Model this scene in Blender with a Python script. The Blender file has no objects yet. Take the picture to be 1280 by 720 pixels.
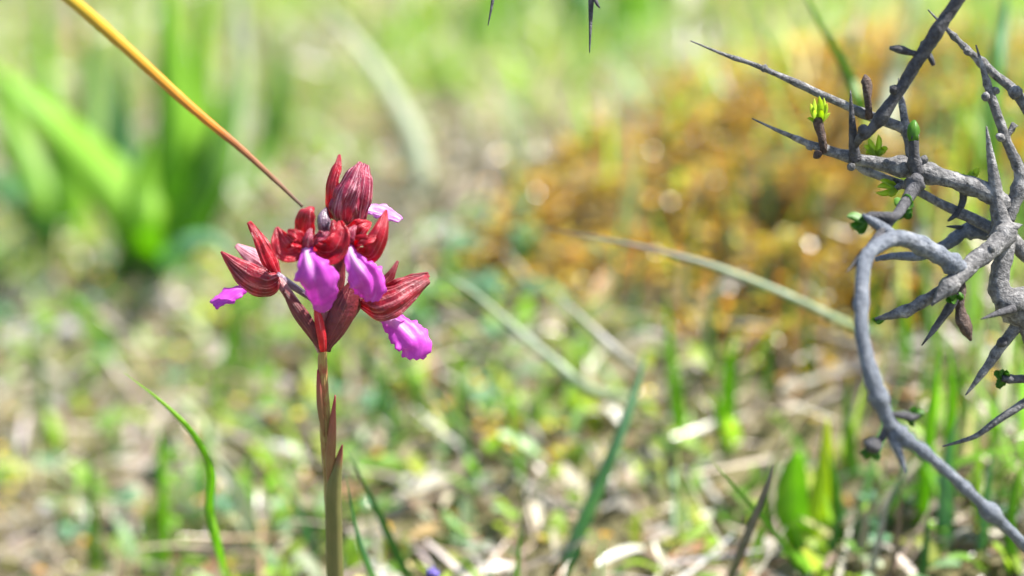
import bpy, math, random
import numpy as np
from mathutils import Vector, Matrix

random.seed(7)
rng = np.random.default_rng(7)
scene = bpy.context.scene
C = scene.collection

# ------------------------------------------------------------------ camera, world, sun, exposure
CAM_H, PITCH, LENS, FOCUS = 0.30, math.radians(24.0), 67.0, 0.450
cam = bpy.data.cameras.new('camera')
cam.lens = LENS; cam.sensor_width = 36.0
cam.clip_start = 0.01; cam.clip_end = 1000.0
cam.dof.use_dof = True
cam.dof.focus_distance = FOCUS
cam.dof.aperture_fstop = 4.3
cam.dof.aperture_blades = 0
cam_o = bpy.data.objects.new('camera', cam); C.objects.link(cam_o)
cam_o.location = (0, 0, CAM_H)
cam_o.rotation_euler = (math.radians(90) - PITCH, 0, 0)
scene.camera = cam_o

SUN = np.array([0.55, 0.14, 0.82]); SUN = SUN / np.linalg.norm(SUN)
world = bpy.data.worlds.new('World'); scene.world = world; world.use_nodes = True
wn = world.node_tree; bgn = wn.nodes['Background']
sky = wn.nodes.new('ShaderNodeTexSky'); sky.sky_type = 'NISHITA'; sky.sun_disc = False
sky.sun_elevation = math.asin(SUN[2]); sky.sun_rotation = math.atan2(SUN[0], SUN[1])
wn.links.new(sky.outputs[0], bgn.inputs['Color']); bgn.inputs['Strength'].default_value = 0.105
sl = bpy.data.lights.new('sun', 'SUN'); sl.energy = 5.0; sl.angle = math.radians(0.53); sl.color = (1.0, 0.97, 0.92)
so = bpy.data.objects.new('sun', sl); C.objects.link(so)
so.rotation_euler = Vector(SUN).to_track_quat('Z', 'Y').to_euler(); so.location = (0.6, 0.4, 1.2)
vs = scene.view_settings
vs.view_transform = 'Standard'; vs.look = 'None'; vs.gamma = 1.0; vs.use_curve_mapping = False
vs.exposure = 1.48
scene.cycles.use_denoising = True
scene.cycles.max_bounces = 8; scene.cycles.transmission_bounces = 6
scene.cycles.sample_clamp_indirect = 4.0

# ------------------------------------------------------------------ camera geometry: a pixel of the 1280 px photo plus a depth gives a point
CAM = np.array([0, 0, CAM_H])
RGT = np.array([1.0, 0, 0])
FWD = np.array([0, math.cos(PITCH), -math.sin(PITCH)])
UPV = np.array([0, math.sin(PITCH), math.cos(PITCH)])
K = 36.0 / LENS / 1280.0                      # metres per pixel per metre of depth
def P(px, py, d):
    return CAM + d * (FWD + (px - 640) * K * RGT - (py - 360) * K * UPV)
def FP(cx, cy, dmm=0.0):                      # flower head detail: pixels of an enlarged view
    return P(250 + cx / 2.572, 180 + cy / 2.572, FOCUS + dmm * 0.001)
FPX = K * FOCUS / 2.572                       # one such pixel in metres

def smooth(a, b, x):
    t = np.clip((x - a) / (b - a), 0, 1); return t * t * (3 - 2 * t)
def mound(x, y):
    return np.exp(-((x - 0.15) / 0.17) ** 2 - ((y - 0.72) / 0.15) ** 2)
def height(x, y):
    x = np.asarray(x, float); y = np.asarray(y, float)
    h = 0.050 * mound(x, y) + 0.024 * smooth(0.02, 0.22, x) * smooth(0.25, 0.5, y) * (1 - smooth(0.95, 1.4, y))
    h = h - 0.035 * (1 - smooth(-0.20, 0.03, x)) * (1 - smooth(1.2, 2.0, y)) * smooth(-0.4, 0.2, y)
    near = 1.0 - smooth(2.0, 4.0, y)
    h = h + near * (0.0035 * np.sin(x * 31 + 1.3 + 2 * np.sin(y * 17)) * np.sin(y * 27 + 0.6)
                    + 0.0020 * np.sin(x * 83 + y * 41) * np.sin(y * 77 - x * 29 + 2))
    h = h + 0.0045 * np.clip(mound(x, y) * 1.6, 0, 1) * (np.abs(np.sin(x * 95 + 1.5 * np.sin(y * 40))) * np.abs(np.sin(y * 88 + 1.7 * np.sin(x * 47))) * 2 - 0.8)
    h = h + 0.012 * np.sin(x * 5.2 + 0.7) * np.sin(y * 4.1 + 1.0) * smooth(0.8, 1.4, y) * near
    return h
def hgt(x, y): return float(height(x, y))
def ground_hit(px, py):
    dirv = FWD + (px - 640) * K * RGT - (py - 360) * K * UPV
    t = 0.3
    while t < 6:
        p = CAM + t * dirv
        if p[2] <= hgt(p[0], p[1]): break
        t += 0.002
    return CAM + t * dirv, t

# ------------------------------------------------------------------ helpers
def spline(pts, n):
    pts = np.asarray(pts, float)
    if len(pts) == 2:
        t = np.linspace(0, 1, n)[:, None]; return pts[0] * (1 - t) + pts[1] * t
    e = np.vstack([2 * pts[0] - pts[1], pts, 2 * pts[-1] - pts[-2]])
    out = []
    for s in np.linspace(0, len(pts) - 1, n):
        i = min(int(s), len(pts) - 2); t = s - i
        p0, p1, p2, p3 = e[i], e[i + 1], e[i + 2], e[i + 3]
        out.append(0.5 * ((2 * p1) + (-p0 + p2) * t + (2 * p0 - 5 * p1 + 4 * p2 - p3) * t * t + (-p0 + 3 * p1 - 3 * p2 + p3) * t ** 3))
    return np.array(out)
def unit(v):
    v = np.asarray(v, float); return v / (np.linalg.norm(v) + 1e-12)
def tangents(p):
    t = np.gradient(p, axis=0); return t / (np.linalg.norm(t, axis=1)[:, None] + 1e-12)

WL = {}
def link(o, loc, parent=None):
    loc = np.asarray(loc, float)
    C.objects.link(o)
    if parent is not None:
        o.parent = parent; o.location = loc - WL[parent.name]
    else:
        o.location = loc
    WL[o.name] = loc
    return o
def tag(o, label=None, cat=None, group=None, kind=None):
    if label: o['label'] = label
    if cat: o['category'] = cat
    if group: o['group'] = group
    if kind: o['kind'] = kind
    return o
def empty(name, loc, parent=None):
    o = bpy.data.objects.new(name, None); o.empty_display_size = 0.01
    return link(o, loc, parent)
def mesh(name, V, F, mat, parent=None, origin=None, uv=None, smoothf=True, col=None):
    V = np.asarray(V, float)
    if origin is None: origin = V.mean(axis=0)
    origin = np.asarray(origin, float)
    me = bpy.data.meshes.new(name)
    me.from_pydata((V - origin).tolist(), [], [tuple(int(i) for i in f) for f in F])
    if uv is not None:
        l = me.uv_layers.new(name='UVMap')
        vi = np.zeros(len(me.loops), dtype=np.int32); me.loops.foreach_get('vertex_index', vi)
        l.data.foreach_set('uv', np.asarray(uv, np.float32)[vi].ravel())
    if col is not None:
        a = me.color_attributes.new('col', 'FLOAT_COLOR', 'POINT')
        cc = np.ones((len(V), 4), np.float32); cc[:, :3] = col
        a.data.foreach_set('color', cc.ravel())
    if smoothf: me.polygons.foreach_set('use_smooth', [True] * len(me.polygons))
    me.materials.append(mat); me.update()
    return link(bpy.data.objects.new(name, me), origin, parent)

def tube_geo(pts, rad, sides=10, n=None, jit=0.0, seed=0, cap=True):
    pts = np.asarray(pts, float)
    L = np.linalg.norm(np.diff(pts, axis=0), axis=1).sum()
    if n is None: n = max(6, min(90, int(L / 0.0009)))
    p = spline(pts, n)
    r = spline(np.asarray(rad, float)[:, None], n)[:, 0]; r = np.maximum(r, min(rad) * 0.5)
    t = tangents(p)
    N = unit(np.cross(t[0], [0.3, 0.2, 0.93])); rs = np.random.default_rng(seed)
    ph = rs.uniform(0, 6.28, 8); fr = rs.uniform(0.5, 2.2, 8)
    if jit >= 0.07:
        for _ in range(max(1, int(L / 0.007))):
            c_, w_ = rs.uniform(0.05, 0.95) * n, rs.uniform(0.8, 2.2)
            r = r * (1 + rs.uniform(0.10, 0.34) * np.exp(-((np.arange(n) - c_) / w_) ** 2))
    V, UV = [], []
    s = 0.0
    for i in range(n):
        if i: s += np.linalg.norm(p[i] - p[i - 1])
        N = unit(N - t[i] * np.dot(N, t[i])); B = np.cross(t[i], N)
        for k in range(sides):
            a = 2 * math.pi * k / sides
            j = 1.0
            if jit:
                q = s / 0.004
                j += jit * (0.5 * math.sin(fr[0] * q + ph[0] + a) + 0.4 * math.sin(fr[1] * 2 * q + ph[1] + 2 * a) + 0.35 * math.sin(fr[2] * 4 * q + 3 * a + ph[2]) + rs.normal(0, 0.35))
            V.append(p[i] + r[i] * j * (math.cos(a) * N + math.sin(a) * B)); UV.append((s, k / sides))
    F = []
    for i in range(n - 1):
        for k in range(sides):
            a = i * sides + k; b = i * sides + (k + 1) % sides
            F.append((a, b, b + sides, a + sides))
    if cap:
        F.append(tuple(range(sides - 1, -1, -1))); F.append(tuple((n - 1) * sides + k for k in range(sides)))
    return np.array(V), F, np.array(UV)

def join(geos):
    V, F, UV, o = [], [], [], 0
    for g in geos:
        V.append(g[0]); F += [tuple(i + o for i in f) for f in g[1]]; UV.append(g[2]); o += len(g[0])
    return np.vstack(V), F, np.vstack(UV)

def blade_geo(pts, width, nrm=None, n=22, fold=0.28, prof='blade', twist=0.0):
    """closed, thin, keeled leaf blade"""
    p = spline(pts, n); t = tangents(p)
    if nrm is None: nrm = -FWD
    V, UV = [], []
    for i in range(n):
        u = i / (n - 1)
        if prof == 'blade': w = width * min(1, 0.55 + 1.5 * u) * (1 - max(0, (u - 0.25) / 0.75) ** 1.8)
        elif prof == 'leaf': w = width * (math.sin(math.pi * min(1, (0.06 + 0.94 * u)) ** 0.8)) ** 0.75
        elif prof == 'round': w = width * max(0.05, math.sin(math.pi * min(1.0, 0.02 + 0.97 * u ** 1.5))) ** 0.6
        else: w = width * (1 - 0.5 * u)
        w = max(w, width * 0.03) * 0.5
        S = unit(np.cross(nrm, t[i])); Nn = np.cross(t[i], S)
        if twist:
            a = twist * u; S, Nn = S * math.cos(a) + Nn * math.sin(a), Nn * math.cos(a) - S * math.sin(a)
        th = max(width * 0.05, 0.00010) * (1 - 0.7 * u)
        k = -fold * w
        V += [p[i] - S * w, p[i] + Nn * (k + th), p[i] + S * w, p[i] + Nn * (k - th)]
        UV += [(u, 0), (u, 0.5), (u, 1), (u, 0.5)]
    F = []
    for i in range(n - 1):
        for k in range(4):
            a = i * 4 + k; b = i * 4 + (k + 1) % 4
            F.append((a, b, b + 4, a + 4))
    F.append((3, 2, 1, 0)); m = (n - 1) * 4; F.append((m, m + 1, m + 2, m + 3))
    return np.array(V), F, np.array(UV)

# ------------------------------------------------------------------ materials
def nt(name):
    m = bpy.data.materials.new(name); m.use_nodes = True
    t = m.node_tree; t.nodes.clear()
    out = t.nodes.new('ShaderNodeOutputMaterial')
    return m, t, out
def node(t, typ, **kw):
    n = t.nodes.new(typ)
    for k, v in kw.items(): setattr(n, k, v)
    return n
def rgba(c): return (c[0], c[1], c[2], 1.0)
def noise(t, coord, scale, detail=3.0, rough=0.55):
    n = node(t, 'ShaderNodeTexNoise'); n.inputs['Scale'].default_value = scale
    n.inputs['Detail'].default_value = detail; n.inputs['Roughness'].default_value = rough
    t.links.new(coord, n.inputs['Vector']); return n.outputs['Fac']
def ramp(t, fac, stops):
    r = node(t, 'ShaderNodeValToRGB'); e = r.color_ramp.elements
    e[0].position, e[0].color = stops[0][0], rgba(stops[0][1]); e[1].position, e[1].color = stops[-1][0], rgba(stops[-1][1])
    for p_, c_ in stops[1:-1]:
        x = e.new(p_); x.color = rgba(c_)
    t.links.new(fac, r.inputs['Fac']); return r.outputs['Color']
def mix(t, fac, a, b, blend='MIX'):
    m = node(t, 'ShaderNodeMix', data_type='RGBA', blend_type=blend)
    for sock, v in ((m.inputs['Factor'], fac), (m.inputs['A'], a), (m.inputs['B'], b)):
        if isinstance(v, (int, float)): sock.default_value = v
        elif isinstance(v, tuple): sock.default_value = rgba(v)
        else: t.links.new(v, sock)
    for s in m.inputs:
        pass
    return m
def mixc(t, fac, a, b, blend='MIX'):
    m = node(t, 'ShaderNodeMix', data_type='RGBA', blend_type=blend)
    for idx, v in ((0, fac), (6, a), (7, b)):
        s = m.inputs[idx]
        if isinstance(v, (int, float)): s.default_value = v
        elif isinstance(v, (tuple, list)): s.default_value = rgba(v)
        else: t.links.new(v, s)
    return m.outputs[2]
def math_(t, op, a, b=None):
    n = node(t, 'ShaderNodeMath', operation=op)
    for i, v in enumerate((a, b)):
        if v is None: continue
        if isinstance(v, (int, float)): n.inputs[i].default_value = v
        else: t.links.new(v, n.inputs[i])
    return n.outputs[0]
def surface(t, out, color, rough=0.5, spec=0.4, trans=0.0, bump=None, bstr=0.3, bdist=0.0002, sheen=0.0, trans_gain=None):
    b = node(t, 'ShaderNodeBsdfPrincipled')
    if isinstance(color, tuple): b.inputs['Base Color'].default_value = rgba(color)
    else: t.links.new(color, b.inputs['Base Color'])
    b.inputs['Roughness'].default_value = rough; b.inputs['Specular IOR Level'].default_value = spec
    if bump is not None:
        bn = node(t, 'ShaderNodeBump'); bn.inputs['Strength'].default_value = bstr; bn.inputs['Distance'].default_value = bdist
        t.links.new(bump, bn.inputs['Height']); t.links.new(bn.outputs[0], b.inputs['Normal'])
    if trans > 0:
        tr = node(t, 'ShaderNodeBsdfTranslucent')
        tc = color
        if trans_gain is not None:
            tc = mixc(t, 1.0, color, trans_gain, 'MULTIPLY')
        if isinstance(tc, tuple): tr.inputs['Color'].default_value = rgba(tc)
        else: t.links.new(tc, tr.inputs['Color'])
        ms = node(t, 'ShaderNodeMixShader'); ms.inputs[0].default_value = trans
        t.links.new(b.outputs[0], ms.inputs[1]); t.links.new(tr.outputs[0], ms.inputs[2])
        t.links.new(ms.outputs[0], out.inputs['Surface'])
    else:
        t.links.new(b.outputs[0], out.inputs['Surface'])

def leaf_mat(name, c1, c2, trans=0.4, rough=0.45, spec=0.4, tip=None, scale=250.0, gain=(1.8, 1.75, 0.9)):
    m, t, out = nt(name)
    g = node(t, 'ShaderNodeNewGeometry'); uvn = node(t, 'ShaderNodeUVMap')
    f = noise(t, g.outputs['Position'], scale, 4)
    col = ramp(t, f, [(0.3, c1), (0.7, c2)])
    sep = node(t, 'ShaderNodeSeparateXYZ'); t.links.new(uvn.outputs[0], sep.inputs[0])
    # fine parallel veins
    w = math_(t, 'SINE', math_(t, 'MULTIPLY', sep.outputs[1], 55.0))
    col = mixc(t, math_(t, 'MULTIPLY_ADD', w, 0.10), col, (c2[0] * 0.6, c2[1] * 0.65, c2[2] * 0.6))
    if tip:
        tf = node(t, 'ShaderNodeMapRange'); tf.inputs[1].default_value = tip[1]; tf.inputs[2].default_value = tip[2]
        t.links.new(sep.outputs[0], tf.inputs[0])
        col = mixc(t, tf.outputs[0], col, tip[0])
    surface(t, out, col, rough, spec, trans, bump=w, bstr=0.15, bdist=0.0001, trans_gain=gain)
    return m
def attr_mat(name, trans=0.4, rough=0.45, spec=0.4, gain=(1.2, 1.2, 0.75)):
    m, t, out = nt(name)
    a = node(t, 'ShaderNodeAttribute'); a.attribute_name = 'col'
    g = node(t, 'ShaderNodeNewGeometry')
    f = noise(t, g.outputs['Position'], 300.0, 3)
    col = mixc(t, 1.0, a.outputs['Color'], ramp(t, f, [(0.25, (0.72, 0.74, 0.7)), (0.75, (1.15, 1.1, 1.05))]), 'MULTIPLY')
    surface(t, out, col, rough, spec, trans, trans_gain=gain if trans else None)
    return m

def petal_mat(name, dark, mid, vein, nv, vein_w, trans=0.35, base=None, rough=0.38, gain=(1.5, 0.6, 0.7), blotch=0.5, bstr=0.85):
    m, t, out = nt(name)
    uvn = node(t, 'ShaderNodeUVMap'); sep = node(t, 'ShaderNodeSeparateXYZ'); t.links.new(uvn.outputs[0], sep.inputs[0])
    g = node(t, 'ShaderNodeNewGeometry')
    n1 = noise(t, g.outputs['Position'], 420.0, 4)
    n2 = noise(t, g.outputs['Position'], 1400.0, 3)
    col = ramp(t, n1, [(0.35, dark), (0.68, mid)])
    oi = node(t, 'ShaderNodeObjectInfo')
    mp = node(t, 'ShaderNodeCombineXYZ'); t.links.new(math_(t, 'MULTIPLY', sep.outputs[0], 1.6), mp.inputs[0]); t.links.new(math_(t, 'MULTIPLY', sep.outputs[1], nv * 2.0), mp.inputs[1])
    t.links.new(math_(t, 'MULTIPLY', oi.outputs['Random'], 37.0), mp.inputs[2])
    s = noise(t, mp.outputs[0], 1.0, 2.5, 0.6)
    mr = node(t, 'ShaderNodeMapRange'); mr.inputs[1].default_value = 0.66 - 0.22 * vein_w; mr.inputs[2].default_value = 0.74 - 0.16 * vein_w
    t.links.new(s, mr.inputs[0])
    f = math_(t, 'MULTIPLY', mr.outputs[0], math_(t, 'ADD', math_(t, 'MULTIPLY', n2, 1.2), blotch - 0.35))
    f.node.use_clamp = True
    col = mixc(t, f, col, vein)
    if base:
        bf = node(t, 'ShaderNodeMapRange'); bf.inputs[1].default_value = base[1]; bf.inputs[2].default_value = base[2]; bf.inputs[3].default_value = 1; bf.inputs[4].default_value = 0
        t.links.new(math_(t, 'ADD', sep.outputs[0], math_(t, 'MULTIPLY', math_(t, 'ABSOLUTE', math_(t, 'SUBTRACT', sep.outputs[1], 0.5)), base[3])), bf.inputs[0])
        col = mixc(t, bf.outputs[0], col, base[0])
    surface(t, out, col, rough, 0.6, trans, bump=math_(t, 'ADD', math_(t, 'MULTIPLY', s, 2.0), n2), bstr=bstr, bdist=0.0003, trans_gain=gain)
    return m

M = {}
M['sepal_red'] = petal_mat('sepal_red', (0.28, 0.006, 0.018), (0.56, 0.02, 0.045), (0.70, 0.26, 0.30), 5.5, 0.55, trans=0.5, rough=0.3, gain=(1.7, 0.5, 0.6), blotch=0.25)
M['sepal_striped'] = petal_mat('sepal_striped', (0.17, 0.006, 0.016), (0.42, 0.016, 0.035), (0.68, 0.26, 0.28), 7.0, 0.75, trans=0.42, rough=0.3, gain=(1.7, 0.5, 0.6), blotch=0.35)
M['sepal_pink'] = petal_mat('sepal_pink', (0.22, 0.012, 0.045), (0.44, 0.05, 0.10), (0.72, 0.42, 0.48), 6.0, 0.6, trans=0.42, rough=0.3, blotch=0.40)
M['petal_pale'] = petal_mat('petal_pale', (0.50, 0.20, 0.26), (0.68, 0.40, 0.45), (0.40, 0.06, 0.10), 4.0, 0.5, trans=0.4)
M['lip'] = petal_mat('lip', (0.50, 0.045, 0.45), (0.62, 0.09, 0.56), (0.70, 0.26, 0.66), 4.0, 0.35, trans=0.42, base=((0.80, 0.60, 0.76), 0.08, 0.62, 1.25), rough=0.5, gain=(1.35, 0.7, 1.3), blotch=0.1, bstr=0.22)
M['lip_pale'] = petal_mat('lip_pale', (0.55, 0.14, 0.55), (0.68, 0.30, 0.68), (0.80, 0.60, 0.80), 5.0, 0.7, trans=0.36, base=((0.80, 0.66, 0.80), 0.2, 0.8, 0.8), rough=0.5, gain=(1.2, 0.85, 1.2))
M['bract'] = petal_mat('bract', (0.13, 0.012, 0.022), (0.23, 0.030, 0.035), (0.34, 0.10, 0.09), 7.0, 0.5, trans=0.30, rough=0.45)
M['bract_lit'] = petal_mat('bract_lit', (0.55, 0.015, 0.03), (0.65, 0.04, 0.06), (0.7, 0.2, 0.2), 3.0, 0.4, trans=0.5)  # lit copy of the bract, sunlight put into its red
M['ovary'] = petal_mat('ovary', (0.26, 0.07, 0.08), (0.38, 0.16, 0.15), (0.50, 0.32, 0.33), 5.0, 0.5, trans=0.15, rough=0.4)
M['spur'] = petal_mat('spur', (0.20, 0.13, 0.19), (0.38, 0.30, 0.37), (0.62, 0.52, 0.60), 3.0, 0.4, trans=0.2, rough=0.35)
M['bud_grey'] = petal_mat('bud_grey', (0.06, 0.03, 0.05), (0.15, 0.09, 0.12), (0.30, 0.20, 0.25), 3.0, 0.4, trans=0.1, rough=0.35)

def stem_mat():
    m, t, out = nt('orchid_stem')
    g = node(t, 'ShaderNodeNewGeometry'); uvn = node(t, 'ShaderNodeUVMap'); sep = node(t, 'ShaderNodeSeparateXYZ'); t.links.new(uvn.outputs[0], sep.inputs[0])
    n1 = noise(t, g.outputs['Position'], 320.0, 4)
    # reddish brown near the flowers, olive green towards the ground
    z = node(t, 'ShaderNodeSeparateXYZ'); t.links.new(g.outputs['Position'], z.inputs[0])
    mr = node(t, 'ShaderNodeMapRange'); mr.inputs[1].default_value = 0.045; mr.inputs[2].default_value = 0.098; t.links.new(z.outputs[2], mr.inputs[0])
    low = ramp(t, n1, [(0.35, (0.14, 0.18, 0.04)), (0.65, (0.24, 0.23, 0.08))])
    up = ramp(t, n1, [(0.36, (0.30, 0.06, 0.035)), (0.56, (0.32, 0.21, 0.07))])
    col = mixc(t, mr.outputs[0], low, up)
    w = math_(t, 'SINE', math_(t, 'MULTIPLY', sep.outputs[1], 75.0))
    col = mixc(t, math_(t, 'MULTIPLY', w, 0.25), col, (0.16, 0.03, 0.03))
    surface(t, out, col, 0.42, 0.4, 0.0, bump=w, bstr=0.4, bdist=0.00015)
    return m
M['orchid_stem'] = stem_mat()
M['sheath'] = leaf_mat('sheath', (0.15, 0.16, 0.05), (0.22, 0.19, 0.07), trans=0.25, tip=((0.28, 0.03, 0.05), 0.75, 1.0))
M['sheath_red'] = leaf_mat('sheath_red', (0.27, 0.09, 0.05), (0.33, 0.19, 0.08), trans=0.2, tip=((0.36, 0.03, 0.06), 0.35, 1.0))

def bark_mat(name, a, b, c, lich):
    m, t, out = nt(name)
    g = node(t, 'ShaderNodeNewGeometry')
    n1 = noise(t, g.outputs['Position'], 620.0, 6, 0.7); n2 = noise(t, g.outputs['Position'], 1300.0, 4, 0.6); n3 = noise(t, g.outputs['Position'], 260.0, 4, 0.6)
    col = ramp(t, n1, [(0.30, a), (0.52, b), (0.74, c)])
    r = node(t, 'ShaderNodeMapRange'); r.inputs[1].default_value = 0.54; r.inputs[2].default_value = 0.64; t.links.new(n3, r.inputs[0])
    col = mixc(t, math_(t, 'MULTIPLY', r.outputs[0], 0.75), col, lich)
    r2 = node(t, 'ShaderNodeMapRange'); r2.inputs[1].default_value = 0.60; r2.inputs[2].default_value = 0.68; t.links.new(n2, r2.inputs[0])
    col = mixc(t, math_(t, 'MULTIPLY', r2.outputs[0], 0.6), col, (0.035, 0.03, 0.03))
    surface(t, out, col, 0.62, 0.35, bump=math_(t, 'ADD', n1, n2), bstr=0.9, bdist=0.0008)
    return m
M['bark'] = bark_mat('bark', (0.04, 0.038, 0.037), (0.145, 0.138, 0.132), (0.32, 0.305, 0.29), (0.36, 0.345, 0.325))
M['bark_dark_shaded'] = bark_mat('bark_dark_shaded', (0.022, 0.020, 0.022), (0.06, 0.057, 0.06), (0.13, 0.125, 0.125), (0.12, 0.115, 0.12))  # dark thorns and knots; also paints shade into the front branch
M['bark_skyshade'] = bark_mat('bark_skyshade', (0.06, 0.068, 0.082), (0.14, 0.155, 0.18), (0.22, 0.235, 0.255), (0.25, 0.26, 0.28))  # shaded copy of bark, with blue skylight put into the colour
M['bud_scale'] = bark_mat('bud_scale', (0.03, 0.018, 0.013), (0.085, 0.05, 0.036), (0.19, 0.13, 0.095), (0.12, 0.085, 0.065))
M['young_leaf'] = leaf_mat('young_leaf', (0.42, 0.56, 0.04), (0.54, 0.66, 0.08), trans=0.55, rough=0.4, tip=((0.45, 0.50, 0.08), 0.6, 1.0))
M['dark_leaf'] = leaf_mat('dark_leaf', (0.07, 0.20, 0.02), (0.13, 0.30, 0.03), trans=0.5, rough=0.4)
M['grass'] = leaf_mat('grass', (0.14, 0.30, 0.045), (0.22, 0.40, 0.06), trans=0.48, tip=((0.40, 0.40, 0.16), 0.86, 1.0))
M['grass_teal'] = leaf_mat('grass_teal', (0.16, 0.34, 0.19), (0.24, 0.44, 0.26), trans=0.45)
M['grass_deep'] = leaf_mat('grass_deep', (0.06, 0.18, 0.05), (0.10, 0.25, 0.075), trans=0.42)
M['grass_bright'] = leaf_mat('grass_bright', (0.22, 0.46, 0.035), (0.33, 0.55, 0.05), trans=0.52)
M['grass_pale'] = leaf_mat('grass_pale', (0.52, 0.58, 0.40), (0.68, 0.70, 0.54), trans=0.5, gain=(1.3, 1.3, 1.2))
M['straw'] = leaf_mat('straw', (0.42, 0.35, 0.24), (0.60, 0.53, 0.40), trans=0.25, rough=0.4, gain=(1.1, 1, 0.8))
M['straw_grey'] = leaf_mat('straw_grey', (0.26, 0.23, 0.20), (0.40, 0.36, 0.31), trans=0.15, gain=(1, 1, 0.9))
M['straw_dark'] = leaf_mat('straw_dark', (0.08, 0.07, 0.065), (0.24, 0.215, 0.19), trans=0.1, gain=(1, 1, 1), tip=((0.24, 0.22, 0.2), 0.6, 1))
M['straw_white'] = leaf_mat('straw_white', (0.42, 0.385, 0.33), (0.56, 0.52, 0.46), trans=0.25, gain=(1, 1, 0.9))
M['straw_brown'] = leaf_mat('straw_brown', (0.22, 0.14, 0.09), (0.36, 0.25, 0.17), trans=0.15, gain=(1, 1, 0.9))
M['tan_green'] = leaf_mat('tan_green', (0.36, 0.25, 0.17), (0.46, 0.36, 0.25), trans=0.3, gain=(1.2, 1.2, 0.9), tip=((0.34, 0.36, 0.16), 0.45, 0.8))
M['grey_green'] = leaf_mat('grey_green', (0.34, 0.42, 0.27), (0.46, 0.54, 0.36), trans=0.4, gain=(1.3, 1.3, 1.0))
M['two_tone'] = leaf_mat('two_tone', (0.22, 0.30, 0.16), (0.34, 0.40, 0.24), trans=0.3, tip=((0.08, 0.07, 0.07), 0.55, 0.72))
M['grass_stuff'] = attr_mat('grass_stuff', 0.48, gain=(1.6, 1.55, 0.9))
M['straw_stuff'] = attr_mat('straw_stuff', 0.25, rough=0.32, spec=0.7, gain=(1.05, 1, 0.9))
M['moss_stuff'] = attr_mat('moss_stuff', 0.42, rough=0.28, spec=0.8, gain=(1.4, 1.15, 0.4))
M['stone'] = bark_mat('stone', (0.40, 0.37, 0.34), (0.52, 0.49, 0.46), (0.62, 0.59, 0.56), (0.55, 0.53, 0.50))
M['violet'] = leaf_mat('violet', (0.18, 0.12, 0.55), (0.30, 0.22, 0.68), trans=0.35, gain=(1, 0.8, 1.2))

def soil_mat():
    m, t, out = nt('soil')
    g = node(t, 'ShaderNodeNewGeometry')
    n1 = noise(t, g.outputs['Position'], 60.0, 6, 0.65); n2 = noise(t, g.outputs['Position'], 14.0, 4); n3 = noise(t, g.outputs['Position'], 500.0, 4)
    col = ramp(t, n1, [(0.30, (0.035, 0.026, 0.015)), (0.5, (0.12, 0.09, 0.055)), (0.72, (0.30, 0.25, 0.18))])
    col = mixc(t, math_(t, 'MULTIPLY', n2, 0.6), col, ramp(t, n3, [(0.3, (0.10, 0.13, 0.03)), (0.7, (0.26, 0.25, 0.09))]))
    surface(t, out, col, 0.85, 0.2, bump=math_(t, 'ADD', n1, n3), bstr=0.8, bdist=0.002)
    return m
M['soil'] = soil_mat()

def dry_stem_mat():
    m, t, out = nt('dry_stem')
    g = node(t, 'ShaderNodeNewGeometry'); uvn = node(t, 'ShaderNodeUVMap'); sep = node(t, 'ShaderNodeSeparateXYZ'); t.links.new(uvn.outputs[0], sep.inputs[0])
    n1 = noise(t, g.outputs['Position'], 200.0, 4)
    mr = node(t, 'ShaderNodeMapRange'); t.links.new(sep.outputs[0], mr.inputs[0]); mr.inputs[1].default_value = 0.0; mr.inputs[2].default_value = 0.10
    col = ramp(t, mr.outputs[0], [(0.0, (0.05, 0.03, 0.025)), (0.09, (0.16, 0.07, 0.04)), (0.26, (0.28, 0.08, 0.02)), (0.30, (0.50, 0.15, 0.010)), (0.60, (0.46, 0.23, 0.010)), (1.0, (0.42, 0.33, 0.015))])
    col = mixc(t, math_(t, 'MULTIPLY', n1, 0.3), col, (0.26, 0.15, 0.02))
    w = math_(t, 'SINE', math_(t, 'MULTIPLY', sep.outputs[1], 62.0))
    surface(t, out, col, 0.5, 0.3, bump=w, bstr=0.3, bdist=0.0002)
    return m
M['dry_stem'] = dry_stem_mat()

# ------------------------------------------------------------------ ground
xs = np.unique(np.concatenate([np.linspace(-0.9, 0.9, 226), np.geomspace(0.9, 300, 30), -np.geomspace(0.9, 300, 30)]))
ys = np.unique(np.concatenate([np.linspace(-0.4, 2.2, 320), np.geomspace(2.2, 300, 34), -np.geomspace(0.4, 300, 30)]))
XX, YY = np.meshgrid(xs, ys); ZZ = height(XX, YY)
ZZ = ZZ + np.where((abs(XX) < 0.9) & (YY > -0.4) & (YY < 2.2), rng.normal(0, 0.0007, XX.shape), 0)
V = np.stack([XX.ravel(), YY.ravel(), ZZ.ravel()], 1)
nx, ny = len(xs), len(ys)
ii = (np.arange(ny - 1)[:, None] * nx + np.arange(nx - 1)[None, :]).ravel()
F = np.stack([ii, ii + 1, ii + 1 + nx, ii + nx], 1)
tag(mesh('ground', V, F, M['soil'], origin=(0, 0, 0)), 'brown soil of the meadow under moss, straw and grass', 'ground', kind='structure')

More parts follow.
